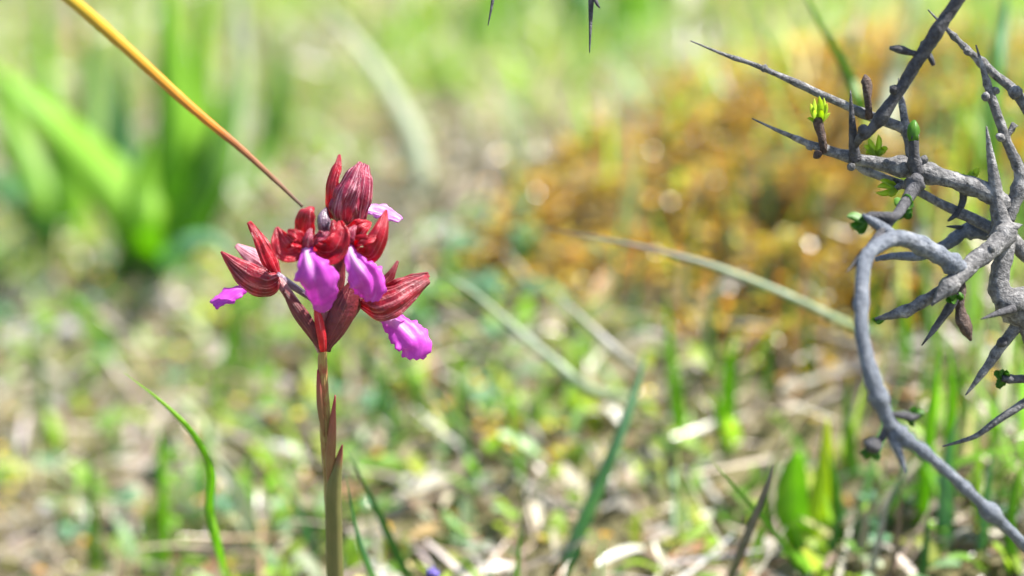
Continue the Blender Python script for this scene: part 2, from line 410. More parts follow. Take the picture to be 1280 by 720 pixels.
# ------------------------------------------------------------------ ground cover that nobody could count
def mask_moss(x, y):
    m = mound(x, y) * 1.5 + 0.35 * np.sin(x * 37 + 1) * np.sin(y * 29 + 0.4) - 0.28 - 0.55 * (1 - smooth(-0.01, 0.09, x)) - 0.25 * smooth(0.80, 0.95, y) * (1 - smooth(0.12, 0.22, x))
    c = 1.15 * np.exp(-((x + 0.0) / 0.05) ** 2 - ((y - 0.545) / 0.05) ** 2)
    e = 0.95 * np.exp(-((x - 0.01) / 0.05) ** 2 - ((y - 0.66) / 0.06) ** 2)
    top = 0.8 * np.exp(-((x - 0.27) / 0.08) ** 2 - ((y - 1.0) / 0.12) ** 2)
    return smooth(0.22, 0.62, m + c + e + top)
def scatter(n, y0=0.30, y1=2.2, spread=0.31, extra=0.14, power=1.0):
    y = y0 + (y1 - y0) * rng.random(n) ** power
    hw = spread * y + extra
    x = rng.uniform(-1, 1, n) * hw
    return x, y
def ribbons(name, base, az, lean, length, width, bend, col, mat, segs=5, curl=None, kind='stuff', label=None, cat=None, tipw=0.1):
    """curved ribbons: each starts at base, leaves it at angle lean from vertical towards az and bends on by bend"""
    n = len(base)
    ca, sa = np.cos(az), np.sin(az)
    side = np.stack([-sa, ca, np.zeros(n)], 1)
    tw = rng.normal(0, 0.6, n) if curl is None else curl
    pos = base.copy(); ang = lean.copy(); rows = []
    for s in range(segs + 1):
        u = s / segs
        d = np.stack([np.sin(ang) * ca, np.sin(ang) * sa, np.cos(ang)], 1)
        w = width * (1 - (1 - tipw) * u ** 2) * (0.6 + 0.4 * min(1, u * 3)) * 0.5
        up = np.cross(d, side)
        sd = side * np.cos(tw * u)[:, None] + up * np.sin(tw * u)[:, None]
        nn = np.cross(sd, d)
        rows.append(np.stack([pos - sd * w[:, None], pos + nn * (w * 0.35)[:, None], pos + sd * w[:, None]], 1))
        pos = pos + d * (length / segs)[:, None]; ang = ang + bend / segs
    R = np.stack(rows, 1)                       # n, segs+1, 3, 3
    V = R.reshape(-1, 3)
    per = (segs + 1) * 3
    q = []
    for s in range(segs):
        a = s * 3
        q += [(a, a + 1, a + 4, a + 3), (a + 1, a + 2, a + 5, a + 4)]
    Fq = (np.arange(n)[:, None, None] * per + np.array(q)[None]).reshape(-1, 4)
    cc = np.repeat(col, per, axis=0)
    o = fast_mesh(name, V, Fq, mat, cc)
    return tag(o, label, cat, kind=kind)
def fast_mesh(name, V, F4, mat, col):
    me = bpy.data.meshes.new(name)
    nv, nf = len(V), len(F4); k = F4.shape[1]
    me.vertices.add(nv); me.vertices.foreach_set('co', V.astype(np.float32).ravel())
    me.loops.add(nf * k); me.loops.foreach_set('vertex_index', F4.astype(np.int32).ravel())
    me.polygons.add(nf); me.polygons.foreach_set('loop_start', np.arange(0, nf * k, k, dtype=np.int32)); me.polygons.foreach_set('loop_total', np.full(nf, k, np.int32))
    me.update(calc_edges=True)
    a = me.color_attributes.new('col', 'FLOAT_COLOR', 'POINT')
    cc = np.ones((nv, 4), np.float32); cc[:, :3] = col; a.data.foreach_set('color', cc.ravel())
    me.polygons.foreach_set('use_smooth', np.ones(nf, bool))
    me.materials.append(mat); me.update()
    return link(bpy.data.objects.new(name, me), (0, 0, 0))
def pick(n, palette, jitter=0.12):
    w = np.array([p[0] for p in palette], float); w /= w.sum()
    c = np.array([p[1] for p in palette])[rng.choice(len(palette), n, p=w)]
    return np.clip(c * rng.normal(1, jitter, (n, 1)) * rng.normal(1, 0.05, (n, 3)), 0.01, 0.9)

# golden moss: little star-shaped shoots
N = 75000
x, y = scatter(N, 0.38, 1.35, power=0.9)
keep = rng.random(N) < mask_moss(x, y) * 0.95 + 0.03
x, y = x[keep], y[keep]; n = len(x); base = np.stack([x, y, height(x, y) - 0.001], 1)
hm = 0.003 + 0.006 * mask_moss(x, y) * (0.6 + 0.4 * np.sin(x * 120) * np.sin(y * 110))
VV, CC = [], []
mc = pick(n, [(5, (0.62, 0.36, 0.030)), (2.4, (0.44, 0.24, 0.022)), (3.2, (0.72, 0.52, 0.06)), (2.2, (0.15, 0.075, 0.012)), (1.8, (0.40, 0.42, 0.04)), (1.2, (0.80, 0.68, 0.25))], 0.2)
lump_shade = 0.66 + 0.34 * np.sin(x * 61 + 2 * np.sin(y * 23)) * np.sin(y * 53 + 2 * np.sin(x * 31))  # shade of the gaps between cushions, painted into the moss colour
mc = mc * np.where(rng.random(n) < 0.75, lump_shade, 1.0)[:, None] ** 0.8 * 0.95
for k in range(7):
    a = rng.uniform(0, 6.28, n); ln = rng.uniform(0.0015, 0.0042, n); w = rng.uniform(0.0005, 0.0011, n)
    tl = rng.uniform(0.3, 1.3, n)
    c0 = base + np.stack([np.zeros(n), np.zeros(n), hm * rng.uniform(0.5, 1.1, n)], 1)
    d = np.stack([np.cos(a) * np.sin(tl), np.sin(a) * np.sin(tl), np.cos(tl)], 1)
    s = np.stack([-np.sin(a), np.cos(a), np.zeros(n)], 1)
    mid = c0 + d * (ln * 0.5)[:, None]
    VV.append(np.stack([c0, mid - s * w[:, None], c0 + d * ln[:, None] - np.array([0, 0, 1]) * (ln * 0.2)[:, None], mid + s * w[:, None]], 1))
    CC.append(np.repeat(mc[:, None, :] * rng.uniform(0.8, 1.2, (n, 1, 1)), 4, axis=1))
Vm = np.concatenate(VV).reshape(-1, 3); Cm = np.concatenate(CC).reshape(-1, 3)
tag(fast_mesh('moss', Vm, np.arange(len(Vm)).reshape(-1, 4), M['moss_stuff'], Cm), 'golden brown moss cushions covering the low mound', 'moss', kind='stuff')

# taller star shaped moss shoots standing out of the cushions
N = 13000
x, y = scatter(N, 0.38, 1.35, power=0.9)
keep = rng.random(N) < mask_moss(x, y) * 0.97 + 0.06
x, y = x[keep], y[keep]; n = len(x)
lump_shade = 0.5 + 0.5 * np.sin(x * 61 + 2 * np.sin(y * 23)) * np.sin(y * 53 + 2 * np.sin(x * 31))
base = np.stack([x, y, height(x, y) + rng.uniform(0.005, 0.012, n)], 1)
sc_ = pick(n, [(4, (0.78, 0.50, 0.04)), (3, (0.85, 0.66, 0.10)), (2, (0.62, 0.34, 0.03)), (1.6, (0.56, 0.58, 0.06)), (1.6, (0.88, 0.82, 0.45))], 0.22)
VV, CC = [], []
for k in range(8):
    a = k * 0.785 + rng.uniform(-0.3, 0.3, n); ln = rng.uniform(0.0016, 0.0030, n); w = rng.uniform(0.0005, 0.0009, n); tl = rng.uniform(0.7, 1.45, n)
    d = np.stack([np.cos(a) * np.sin(tl), np.sin(a) * np.sin(tl), np.cos(tl)], 1); s = np.stack([-np.sin(a), np.cos(a), np.zeros(n)], 1)
    mid = base + d * (ln * 0.5)[:, None]
    VV.append(np.stack([base, mid - s * w[:, None], base + d * ln[:, None] - np.array([0, 0, 1]) * (ln * 0.25)[:, None], mid + s * w[:, None]], 1))
    CC.append(np.repeat(sc_[:, None, :], 4, axis=1))
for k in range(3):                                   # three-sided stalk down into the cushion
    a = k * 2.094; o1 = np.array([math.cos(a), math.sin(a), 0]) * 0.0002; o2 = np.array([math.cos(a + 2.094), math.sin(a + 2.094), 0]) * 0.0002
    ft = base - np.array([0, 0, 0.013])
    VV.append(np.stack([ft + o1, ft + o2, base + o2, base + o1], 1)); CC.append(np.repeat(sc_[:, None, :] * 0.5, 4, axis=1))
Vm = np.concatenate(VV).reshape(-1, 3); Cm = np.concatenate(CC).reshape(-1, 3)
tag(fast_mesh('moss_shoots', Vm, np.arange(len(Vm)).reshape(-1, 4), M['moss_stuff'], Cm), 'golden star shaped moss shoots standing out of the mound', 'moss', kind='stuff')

# straw and dead leaf litter
N = 17000
x, y = scatter(N, 0.33, 2.2, power=0.85)
keep = rng.random(N) > 0.93 * mask_moss(x, y)
x, y = x[keep], y[keep]; n = len(x)
base = np.stack([x, y, height(x, y) + rng.uniform(0.0005, 0.007, n)], 1)
ribbons('straw_litter', base, rng.uniform(0, 6.28, n), rng.normal(1.5, 0.22, n), rng.uniform(0.008, 0.04, n), rng.uniform(0.0007, 0.0024, n), rng.normal(0.15, 0.5, n),
        pick(n, [(3, (0.40, 0.34, 0.25)), (2, (0.56, 0.49, 0.38)), (2.4, (0.26, 0.21, 0.165)), (1.0, (0.70, 0.66, 0.60)), (2, (0.30, 0.19, 0.11)), (1, (0.36, 0.32, 0.30))], 0.15),
        M['straw_stuff'], label='pale dry straw and dead leaf litter scattered over the soil', cat='litter', tipw=0.5)
# pale dead leaf flakes
N = 4300
x, y = scatter(N, 0.33, 2.2, power=0.85)
keep = rng.random(N) > 0.97 * mask_moss(x, y)
x, y = x[keep], y[keep]; n = len(x)
base = np.stack([x, y, height(x, y) + rng.uniform(0.001, 0.008, n)], 1)
ribbons('dead_leaf_flakes', base, rng.uniform(0, 6.28, n), rng.normal(1.35, 0.35, n), rng.uniform(0.006, 0.020, n) * (1 + 0.6 * smooth(0.8, 1.2, y)), rng.uniform(0.0025, 0.006, n) * (1 + 0.6 * smooth(0.8, 1.2, y)), rng.normal(0.3, 0.7, n),
        pick(n, [(3, (0.56, 0.50, 0.40)), (1.8, (0.74, 0.71, 0.66)), (2.5, (0.40, 0.33, 0.24)), (1.5, (0.42, 0.26, 0.12))], 0.12),
        M['straw_stuff'], segs=4, label='bleached flakes of dead leaves among the straw', cat='litter', tipw=0.3)
# low herbs: short broad leaflets
N = 21000
x, y = scatter(N, 0.33, 2.2, power=0.9)
keep = (rng.random(N) > 0.92 * mask_moss(x, y)) & (rng.random(N) < 0.50 + 0.55 * np.sin(x * 19 + 2) * np.sin(y * 13 + 1))
x, y = x[keep], y[keep]; n = len(x)
base = np.stack([x, y, height(x, y) + rng.uniform(0.0, 0.005, n)], 1)
ribbons('ground_herbs', base, rng.uniform(0, 6.28, n), rng.normal(0.7, 0.4, n), rng.uniform(0.006, 0.018, n), rng.uniform(0.003, 0.007, n), rng.normal(0.8, 0.4, n),
        pick(n, [(3, (0.17, 0.34, 0.05)), (3, (0.28, 0.46, 0.05)), (1.5, (0.24, 0.40, 0.20)), (1.4, (0.42, 0.50, 0.10)), (1.0, (0.48, 0.56, 0.40))], 0.15),
        M['grass_stuff'], segs=4, label='low green herbs creeping between the straw', cat='herbs', tipw=0.35)
# thin upright grass
N = 30000
x, y = scatter(N, 0.34, 2.4, power=0.72)
dens = 0.22 + 0.78 * smooth(0.72, 1.0, y) + 0.30 * smooth(0.12, 0.2, x) - 0.32 * mask_moss(x, y) + 0.15 * np.sin(x * 23) * np.sin(y * 17 + 1)
patch = np.sin(x * 27 + 1.8 * np.sin(y * 11)) * np.sin(y * 17 + 1.5 * np.sin(x * 13) + 0.8)
dens = dens * np.clip(0.62 + 0.75 * patch, 0.06, 1.2)
keep = rng.random(N) < dens
x, y = x[keep], y[keep]; n = len(x)
base = np.stack([x, y, height(x, y) - 0.002], 1)
far = smooth(0.7, 1.1, y)
ribbons('meadow_grass', base, rng.uniform(0, 6.28, n), np.abs(rng.normal(0.15, 0.25, n)), rng.uniform(0.010, 0.035, n) * (1 + 0.7 * far), rng.uniform(0.0008, 0.0018, n) * (1 + 0.6 * far), rng.normal(0.6, 0.5, n),
        pick(n, [(4, (0.20, 0.38, 0.05)), (4, (0.32, 0.50, 0.06)), (2, (0.15, 0.32, 0.10)), (2.4, (0.48, 0.56, 0.18)), (1.6, (0.62, 0.60, 0.40)), (1.4, (0.66, 0.72, 0.56))], 0.15),
        M['grass_stuff'], segs=6, label='short fine meadow grass growing through the litter', cat='grass')
# taller blades round the foot of the shrub and through the moss
N = 2600
x = rng.uniform(0.0, 0.32, N); y = rng.uniform(0.46, 0.95, N)
keep = rng.random(N) < 0.09 + 0.68 * smooth(0.07, 0.16, x - 0.25 * (y - 0.5)) * (1 - 0.6 * smooth(0.62, 0.75, y))
x, y = x[keep], y[keep]; n = len(x)
base = np.stack([x, y, height(x, y) - 0.002], 1)
ribbons('tall_grass', base, rng.uniform(0, 6.28, n), np.abs(rng.normal(0.1, 0.22, n)), rng.uniform(0.022, 0.062, n), rng.uniform(0.0014, 0.0036, n), rng.normal(0.45, 0.4, n),
        pick(n, [(4, (0.18, 0.38, 0.05)), (4, (0.30, 0.52, 0.06)), (2.4, (0.20, 0.40, 0.18)), (1.5, (0.44, 0.52, 0.22)), (1.4, (0.58, 0.54, 0.40))], 0.15),
        M['grass_stuff'], segs=7, label='taller fresh grass round the shrub foot and through the moss', cat='grass')
# the meadow beyond
N = 16000
y = 2.2 + 9 * rng.random(N) ** 1.6; x = rng.uniform(-1, 1, N) * (0.4 * y + 0.4)
base = np.stack([x, y, height(x, y) - 0.002], 1)
ribbons('far_meadow_grass', base, rng.uniform(0, 6.28, N), np.abs(rng.normal(0.2, 0.3, N)), rng.uniform(0.03, 0.10, N), rng.uniform(0.003, 0.007, N), rng.normal(0.6, 0.5, N),
        pick(N, [(4, (0.17, 0.32, 0.05)), (3, (0.26, 0.42, 0.06)), (2, (0.42, 0.45, 0.18)), (1.6, (0.58, 0.55, 0.36))], 0.15),
        M['grass_stuff'], segs=3, label='grass of the meadow stretching away beyond the mound', cat='grass')

# ------------------------------------------------------------------ the orchid
stem_pts_px = [(404, 436), (403, 455), (405, 500), (409, 560), (414, 620), (418, 690), (420, 740)]
top = P(404, 436, FOCUS)
yb = top[1]
def on_plane(px, py, ydist):                       # point on the ray through a pixel at a given distance from the camera's foot
    dirv = FWD + (px - 640) * K * RGT - (py - 360) * K * UPV
    return CAM + dirv * (ydist / dirv[1])
spts = [on_plane(px, py, yb + 0.0004 * i) for i, (px, py) in enumerate(stem_pts_px)]
bx_, by_ = spts[-1][0] + 0.001, spts[-1][1]
spts += [np.array([bx_, by_, hgt(bx_, by_) + 0.02]), np.array([bx_, by_, hgt(bx_, by_) - 0.006])]
orchid = tag(empty('wild_orchid', (bx_, by_, hgt(bx_, by_))), 'wild orchid with dark red hooded sepals and magenta lips on a reddish stem', 'orchid')
px1 = K * FOCUS
g = tube_geo(spts, [5.0 * px1, 6.0 * px1, 7.0 * px1, 8.0 * px1, 9.0 * px1, 10.5 * px1, 11 * px1, 13 * px1, 14 * px1], 16, 70, jit=0.035, seed=3)
mesh('stem', *g[:2], M['orchid_stem'], orchid, uv=g[2])

def petal(name, parent, pts, hw, mat, cup=40.0, nrm=(0, 0, 1), nrm2=None, cren=0.0, wav=0.0, nu=30, nv=17, thick=0.00030, seed=0, asym=0.0, fold=0.0):
    """pts (cx, cy, mm away from the camera), hw half widths in the same units; nrm is the outer side in camera space (right, up, towards camera)"""
    rs = np.random.default_rng(seed + len(pts) * 13 + int(abs(pts[0][0])))
    p = spline([FP(*q) for q in pts], nu); t = tangents(p)
    w = np.maximum(spline(np.array(hw, float)[:, None], nu)[:, 0], 0.6) * FPX
    cv = lambda v: v[0] * RGT + v[1] * UPV - v[2] * FWD
    n0 = unit(cv(nrm)); n1 = unit(cv(nrm2)) if nrm2 is not None else n0
    V, UV = [], []
    e1, e2 = rs.uniform(0, 6.28, 2)
    ph = rs.uniform(0, 6.28, 4)
    for i in range(nu):
        u = i / (nu - 1)
        N0 = unit(n0 * (1 - u) + n1 * u)
        S = unit(np.cross(N0, t[i])); Nn = np.cross(t[i], S)
        th = math.radians(cup) + 1e-4
        R = w[i] / math.sin(min(th, 1.5))
        for j in range(nv):
            v = -1 + 2 * j / (nv - 1)
            a = v * th
            edge = abs(v) ** 3
            cr = 1 + cren * edge * (math.sin(u * 34 + e1 + (v > 0) * e2) * 0.6 + math.sin(u * 61 + e2) * 0.5)
            q = p[i] + S * (R * math.sin(a) * cr * (1 + asym * v)) - Nn * (R * (1 - math.cos(a)))
            q = q + Nn * wav * w[i] * (math.sin(u * 9 + ph[0] + 2.2 * v) * 0.6 * abs(v) + edge * math.sin(u * 22 + ph[1] + (v > 0) * 2) * 0.6 + 0.25 * math.sin(7 * v + ph[2] + 3 * u))
            q = q + Nn * wav * w[i] * 0.35 * (math.sin(13 * u + 5 * v + ph[3]) * math.sin(4 * v - 6 * u + ph[1]))
            q = q + Nn * fold * w[i] * (1 - abs(v))
            if i == nu - 1 and cren: q = q + t[i] * w[i] * cren * 0.8 * math.sin(v * 11 + e1)
            V.append(q); UV.append((u, j / (nv - 1)))
    F = [(i * nv + j, i * nv + j + 1, (i + 1) * nv + j + 1, (i + 1) * nv + j) for i in range(nu - 1) for j in range(nv - 1)]
    o = mesh(name, V, F, mat, parent, uv=UV)
    md = o.modifiers.new('thickness', 'SOLIDIFY'); md.thickness = thick; md.offset = 0
    return o
def ftube(name, parent, pts, r, mat, sides=12, jit=0.03, seed=1):
    g = tube_geo([FP(*q) for q in pts], [q * FPX for q in r], sides, 26, jit, seed)
    return mesh(name, g[0], g[1], mat, parent, uv=np.stack([g[2][:, 0] * 80, g[2][:, 1]], 1))

# left flower, seen from the side, lip to the left
f = empty('flower', FP(250, 430, -1), orchid)
ftube('ovary', f, [(386, 668, 0), (360, 600, -1), (325, 540, -2), (285, 485, -2), (248, 432, -1)], [10, 15, 16, 17, 14], M['ovary'])
ftube('spur', f, [(246, 425, -1), (290, 452, 1), (335, 482, 3), (360, 505, 5)], [16, 13, 10, 4], M['spur'])
petal('sepal', f, [(254, 432, -3), (215, 448, -5), (160, 430, -5), (110, 392, -4), (68, 347, -2)], [22, 46, 46, 30, 3], M['sepal_striped'], 55, (-0.1, -0.25, 1), wav=0.18, asym=0.12, seed=1)
petal('sepal', f, [(250, 425, 0), (225, 370, -1), (195, 310, -1), (170, 268, 0), (158, 250, 1)], [14, 26, 20, 12, 7], M['sepal_red'], 46, (0.35, 0.1, 1), wav=0.24, seed=2)
petal('sepal', f, [(245, 420, 3), (200, 420, 6), (140, 395, 7), (95, 362, 6)], [20, 36, 32, 6], M['sepal_red'], 55, (0.2, 0.4, -1), wav=0.08, seed=3)
petal('petal', f, [(245, 415, 1), (205, 378, 2), (160, 350, 3), (116, 325, 4)], [12, 30, 26, 7], M['petal_pale'], 45, (0.2, 0.5, 1), wav=0.12, seed=4)
petal('lip', f, [(200, 440, 1), (140, 460, 1), (90, 482, 0), (40, 514, -1)], [12, 26, 36, 26], M['lip'], 35, (-0.3, 0.9, 0.8), cren=0.12, wav=0.18, seed=5)

# front flower on the left
f = empty('flower', FP(350, 320, -7), orchid)
ftube('ovary', f, [(398, 640, -1), (400, 540, -3), (392, 430, -3), (365, 330, -5)], [12, 17, 17, 15], M['ovary'])
petal('sepal', f, [(345, 328, -6), (336, 285, -9), (340, 240, -11), (350, 210, -11), (362, 202, -9)], [30, 34, 30, 20, 8], M['sepal_red'], 48, (-0.15, 0.25, 1), wav=0.24, asym=0.12, seed=6)
petal('sepal', f, [(338, 318, -8), (308, 338, -11), (276, 338, -13), (256, 302, -13), (247, 268, -12)], [20, 44, 42, 26, 5], M['sepal_red'], -42, (-0.2, 0.2, 1), wav=0.26, asym=-0.1, seed=7)
petal('sepal', f, [(360, 322, -8), (398, 345, -11), (432, 335, -13), (454, 290, -13), (450, 248, -12)], [20, 42, 42, 26, 5], M['sepal_red'], -40, (0.2, 0.1, 1), wav=0.26, seed=8)
petal('petal', f, [(342, 325, -10), (322, 300, -13), (300, 286, -14), (282, 278, -13)], [10, 18, 14, 3], M['sepal_red'], -30, (0.2, 0.5, 1), wav=0.45, nu=22, nv=11, seed=9)
petal('petal', f, [(355, 325, -10), (378, 302, -13), (396, 296, -14), (412, 282, -13)], [10, 19, 15, 3], M['sepal_pink'], -30, (-0.2, 0.4, 1), wav=0.45, nu=22, nv=11, seed=10)
petal('petal', f, [(347, 345, -11), (345, 318, -14), (350, 292, -14), (356, 272, -13)], [15, 18, 13, 4], M['sepal_pink'], 35, (0, 0.3, 1), wav=0.4, nu=22, nv=11, seed=11)
petal('lip', f, [(345, 315, -11), (344, 352, -14), (356, 396, -16), (374, 446, -15), (382, 500, -12), (381, 538, -9)], [15, 22, 54, 66, 48, 20], M['lip'], 34, (-0.15, 0.2, 1), cren=0.09, wav=0.20, fold=0.10, nu=52, nv=29, seed=12)

# front flower on the right
f = empty('flower', FP(490, 320, -6), orchid)
ftube('ovary', f, [(410, 640, 0), (422, 560, -1), (445, 450, -2), (452, 380, -3), (480, 325, -4)], [12, 18, 20, 18, 14], M['bract'])
petal('sepal', f, [(505, 350, -7), (545, 356, -10), (578, 300, -12), (592, 250, -11), (599, 212, -9)], [16, 34, 30, 17, 3], M['sepal_red'], 50, (0.25, -0.1, 1), wav=0.16, asym=0.1, seed=13)
petal('sepal', f, [(484, 330, -5), (500, 292, -8), (522, 266, -9), (548, 252, -7)], [26, 34, 26, 5], M['sepal_red'], -35, (0, 0.4, 1), wav=0.30, seed=14)
petal('sepal', f, [(470, 335, -6), (448, 325, -8), (432, 290, -9), (428, 245, -7)], [18, 32, 26, 5], M['sepal_red'], 40, (-0.2, 0, 1), wav=0.26, seed=15)
petal('petal', f, [(490, 338, -9), (518, 312, -12), (545, 308, -13), (566, 292, -12)], [10, 20, 15, 3], M['sepal_red'], -30, (0, 0.5, 1), wav=0.45, nu=22, nv=11, seed=16)
petal('petal', f, [(480, 338, -9), (478, 305, -12), (486, 280, -12), (500, 262, -11)], [12, 18, 14, 4], M['sepal_pink'], 35, (0, 0.3, 1), wav=0.4, nu=22, nv=11, seed=17)
petal('lip', f, [(474, 318, -10), (486, 358, -13), (510, 400, -14), (538, 436, -13), (548, 474, -10), (544, 504, -8)], [15, 23, 40, 54, 50, 30], M['lip'], 40, (0.1, 0.15, 1), cren=0.11, wav=0.30, fold=0.16, nu=52, nv=29, seed=18)

# right flower, turned away to the right
f = empty('flower', FP(530, 510, 0), orchid)
ftube('ovary', f, [(402, 655, 0), (430, 600, 1), (470, 545, 1), (505, 500, 0), (530, 500, -1)], [10, 22, 30, 28, 22], M['bract'])
petal('sepal', f, [(518, 512, -2), (565, 530, -6), (620, 515, -7), (680, 475, -5), (735, 435, -2)], [26, 52, 50, 36, 16], M['sepal_striped'], 52, (0.1, -0.2, 1), wav=0.24, asym=0.1, seed=19)
petal('sepal', f, [(560, 480, 1), (620, 465, -1), (680, 440, 0), (736, 420, 1)], [14, 22, 22, 8], M['sepal_striped'], -35, (0, 0.6, 1), wav=0.35, seed=20)
petal('sepal', f, [(550, 480, 3), (600, 440, 3), (620, 410, 3), (636, 376, 4)], [14, 17, 10, 3], M['sepal_striped'], 55, (0.3, 0.2, 1), wav=0.05, seed=21)
petal('sepal', f, [(540, 510, 6), (600, 505, 9), (670, 470, 9), (728, 440, 7)], [24, 42, 36, 10], M['sepal_red'], 50, (0, 0.4, -1), wav=0.08, seed=22)
petal('lip', f, [(585, 545, 2), (620, 572, 1), (660, 605, 0), (692, 645, 0), (690, 690, 1)], [18, 36, 56, 56, 36], M['lip'], 28, (0.2, 0.3, 1), cren=0.10, wav=0.16, fold=0.2, nu=44, nv=25, seed=23)

# upper flower behind, hood towards the viewer, lip to the right
f = empty('flower', FP(465, 260, 5), orchid)
ftube('ovary', f, [(404, 640, 2), (420, 520, 3), (445, 400, 4), (462, 265, 4)], [12, 17, 18, 20], M['bract'])
petal('sepal', f, [(462, 276, 1), (458, 215, -3), (468, 160, -4), (492, 100, -3), (516, 58, -1)], [40, 50, 42, 26, 7], M['sepal_pink'], 55, (-0.25, 0.1, 1), wav=0.26, asym=0.1, seed=24)
petal('sepal', f, [(500, 272, 1), (506, 210, -2), (522, 140, -3), (530, 90, -2), (534, 66, 0)], [28, 40, 34, 24, 14], M['sepal_pink'], 58, (0.3, 0.1, 1), wav=0.24, asym=-0.1, seed=25)
petal('sepal', f, [(425, 240, 2), (418, 180, 0), (426, 110, -1), (440, 66, 0), (447, 35, 2)], [16, 24, 20, 13, 4], M['sepal_red'], 50, (-0.4, 0.1, 1), wav=0.2, seed=26)
petal('petal', f, [(470, 250, -4), (478, 200, -7), (496, 150, -8), (508, 110, -6)], [14, 22, 18, 3], M['sepal_pink'], -35, (0, 0.2, 1), wav=0.35, nu=22, nv=11, seed=27)
petal('petal', f, [(455, 240, 5), (460, 170, 7), (480, 100, 7)], [22, 32, 10], M['petal_pale'], 40, (0, 0.2, 1), wav=0.1, seed=29)
petal('lip', f, [(500, 215, 6), (545, 205, 6), (590, 212, 5), (646, 243, 4)], [14, 27, 34, 16], M['lip_pale'], 35, (0.1, 0.9, 0.7), cren=0.11, wav=0.18, seed=28)

# closed bud, bracts and sheaths on the stem
ftube('bud', orchid, [(408, 300, -1), (402, 268, -2), (398, 235, -2), (406, 206, -1)], [14, 24, 20, 5], M['bud_grey'], 16)
petal('bract', orchid, [(394, 668, -2), (352, 600, -4), (312, 540, -5), (268, 470, -5)], [10, 22, 24, 6], M['bract'], 60, (-0.4, 0, 1), seed=30)
petal('bract', orchid, [(400, 665, -3), (440, 590, -5), (475, 510, -6), (497, 428, -5)], [12, 36, 38, 5], M['bract'], 60, (0.3, 0, 1), wav=0.05, seed=31)
petal('bract', orchid, [(396, 668, -4), (391, 620, -6), (380, 560, -7), (371, 528, -7)], [9, 13, 12, 4], M['bract_lit'], 60, (0, 0, 1), nu=18, nv=9, seed=32)
petal('bract', orchid, [(408, 668, 2), (425, 580, 3), (440, 480, 4), (446, 400, 4)], [12, 26, 26, 6], M['bract'], 60, (0.2, 0, -1), seed=33)
def stem_leaf(name, pxs, w, mat, off, fold=0.9, prof='leaf'):
    pts = [on_plane(a, b, yb - 0.0008 + off) for a, b in pxs]
    g = blade_geo(pts, w * px1, -FWD, 20, -fold, prof)
    return mesh(name, *g[:2], mat, orchid, uv=g[2])
def stem_sheath(name, pxs, rad, mat, off, seed):
    g = tube_geo([on_plane(a, b, yb - off) for a, b in pxs], [r * px1 for r in rad], 14, 36, 0.03, seed)
    return mesh(name, g[0], g[1], mat, orchid, uv=np.stack([np.repeat(np.linspace(0, 1, 36), 14), g[2][:, 1]], 1))
stem_sheath('bract', [(411, 610), (413, 572), (415, 540), (417, 514), (419, 494)], [2.0, 6.4, 5.4, 3.0, 0.8], M['sheath_red'], 0.0006, 41)
stem_sheath('bract', [(405, 545), (401, 512), (399, 484), (397, 462)], [1.5, 4.6, 3.6, 0.8], M['sheath_red'], 0.0004, 42)
stem_sheath('sheath', [(420, 740), (418, 690), (417, 640), (418, 605), (423, 578), (428, 556)], [11.6, 11.3, 10.9, 9.5, 5.5, 0.9], M['sheath'], 0.0006, 43)
for k, (dx, dy, ln) in enumerate([(-0.05, -0.03, 0.09), (0.045, -0.045, 0.085), (0.01, -0.07, 0.08)]):   # basal leaves below the frame
    b0 = np.array([bx_, by_, hgt(bx_, by_) - 0.001]); e = b0 + np.array([dx, dy, 0.012])
    g = blade_geo([b0, (b0 + e) / 2 + np.array([0, 0, 0.014]), e], 0.010, (0, 0, 1), 16, 0.4, 'leaf')
    mesh('basal_leaf', *g[:2], M['grass_teal'], orchid, uv=g[2])

# ------------------------------------------------------------------ dry orange stem slanting down behind the orchid
dp = [P(378, 258, 0.462), P(345, 226, 0.464), P(300, 185, 0.467), P(240, 135, 0.471), P(160, 62, 0.478), P(80, -8, 0.486), P(-60, -120, 0.50)]
lx, ly = -0.30, 0.43
dp += [np.array([-0.20, 0.455, 0.205]), np.array([-0.26, 0.44, 0.15]), np.array([lx, ly, 0.07]), np.array([lx - 0.005, ly, hgt(lx, ly) - 0.005])]
rr = [2.0, 3.2, 4.6, 6.2, 7.6, 9.0, 10, 10, 10, 10.5, 11]
g = tube_geo(dp, [r * px1 for r in rr], 12, 140, jit=0.05, seed=5)
tag(mesh('dry_stalk', g[0], g[1], M['dry_stem'], origin=dp[-1], uv=g[2]), 'dry yellow orange stem slanting down with its dark tip behind the orchid', 'stem')

# ------------------------------------------------------------------ thorny shrub
base_s = np.array([0.155, 0.435, hgt(0.155, 0.435)])
shrub = tag(empty('thorny_shrub', base_s), 'grey thorny shrub with tangled spiny twigs and first green leaf buds', 'shrub')
D0 = 0.452
def spts_(pts): return [P(a, b, D0 + c * 0.001) for a, b, c in pts]
sid = [10]
def twig(name, parent, pts, rad, mat='bark', jit=0.10, sides=10, end=True):
    sid[0] += 1
    g = tube_geo(spts_(pts), [r * px1 for r in rad], sides, None, jit, sid[0])
    V, F, UV = g
    return mesh(name, V, F, M[mat], parent, uv=UV)
def nub(parent, px, py, d, r, mat='bark'):
    sid[0] += 1; rs = np.random.default_rng(sid[0])
    c = P(px, py, D0 + d * 0.001); a = unit(rs.normal(0, 1, 3))
    g = tube_geo([c - a * r * px1, c - a * r * 0.5 * px1, c + a * r * 0.4 * px1, c + a * r * px1], [r * 0.5 * px1, r * 0.95 * px1, r * px1, r * 0.4 * px1], 8, 7, 0.2, sid[0])
    return mesh('node', g[0], g[1], M[mat], parent, uv=g[2])
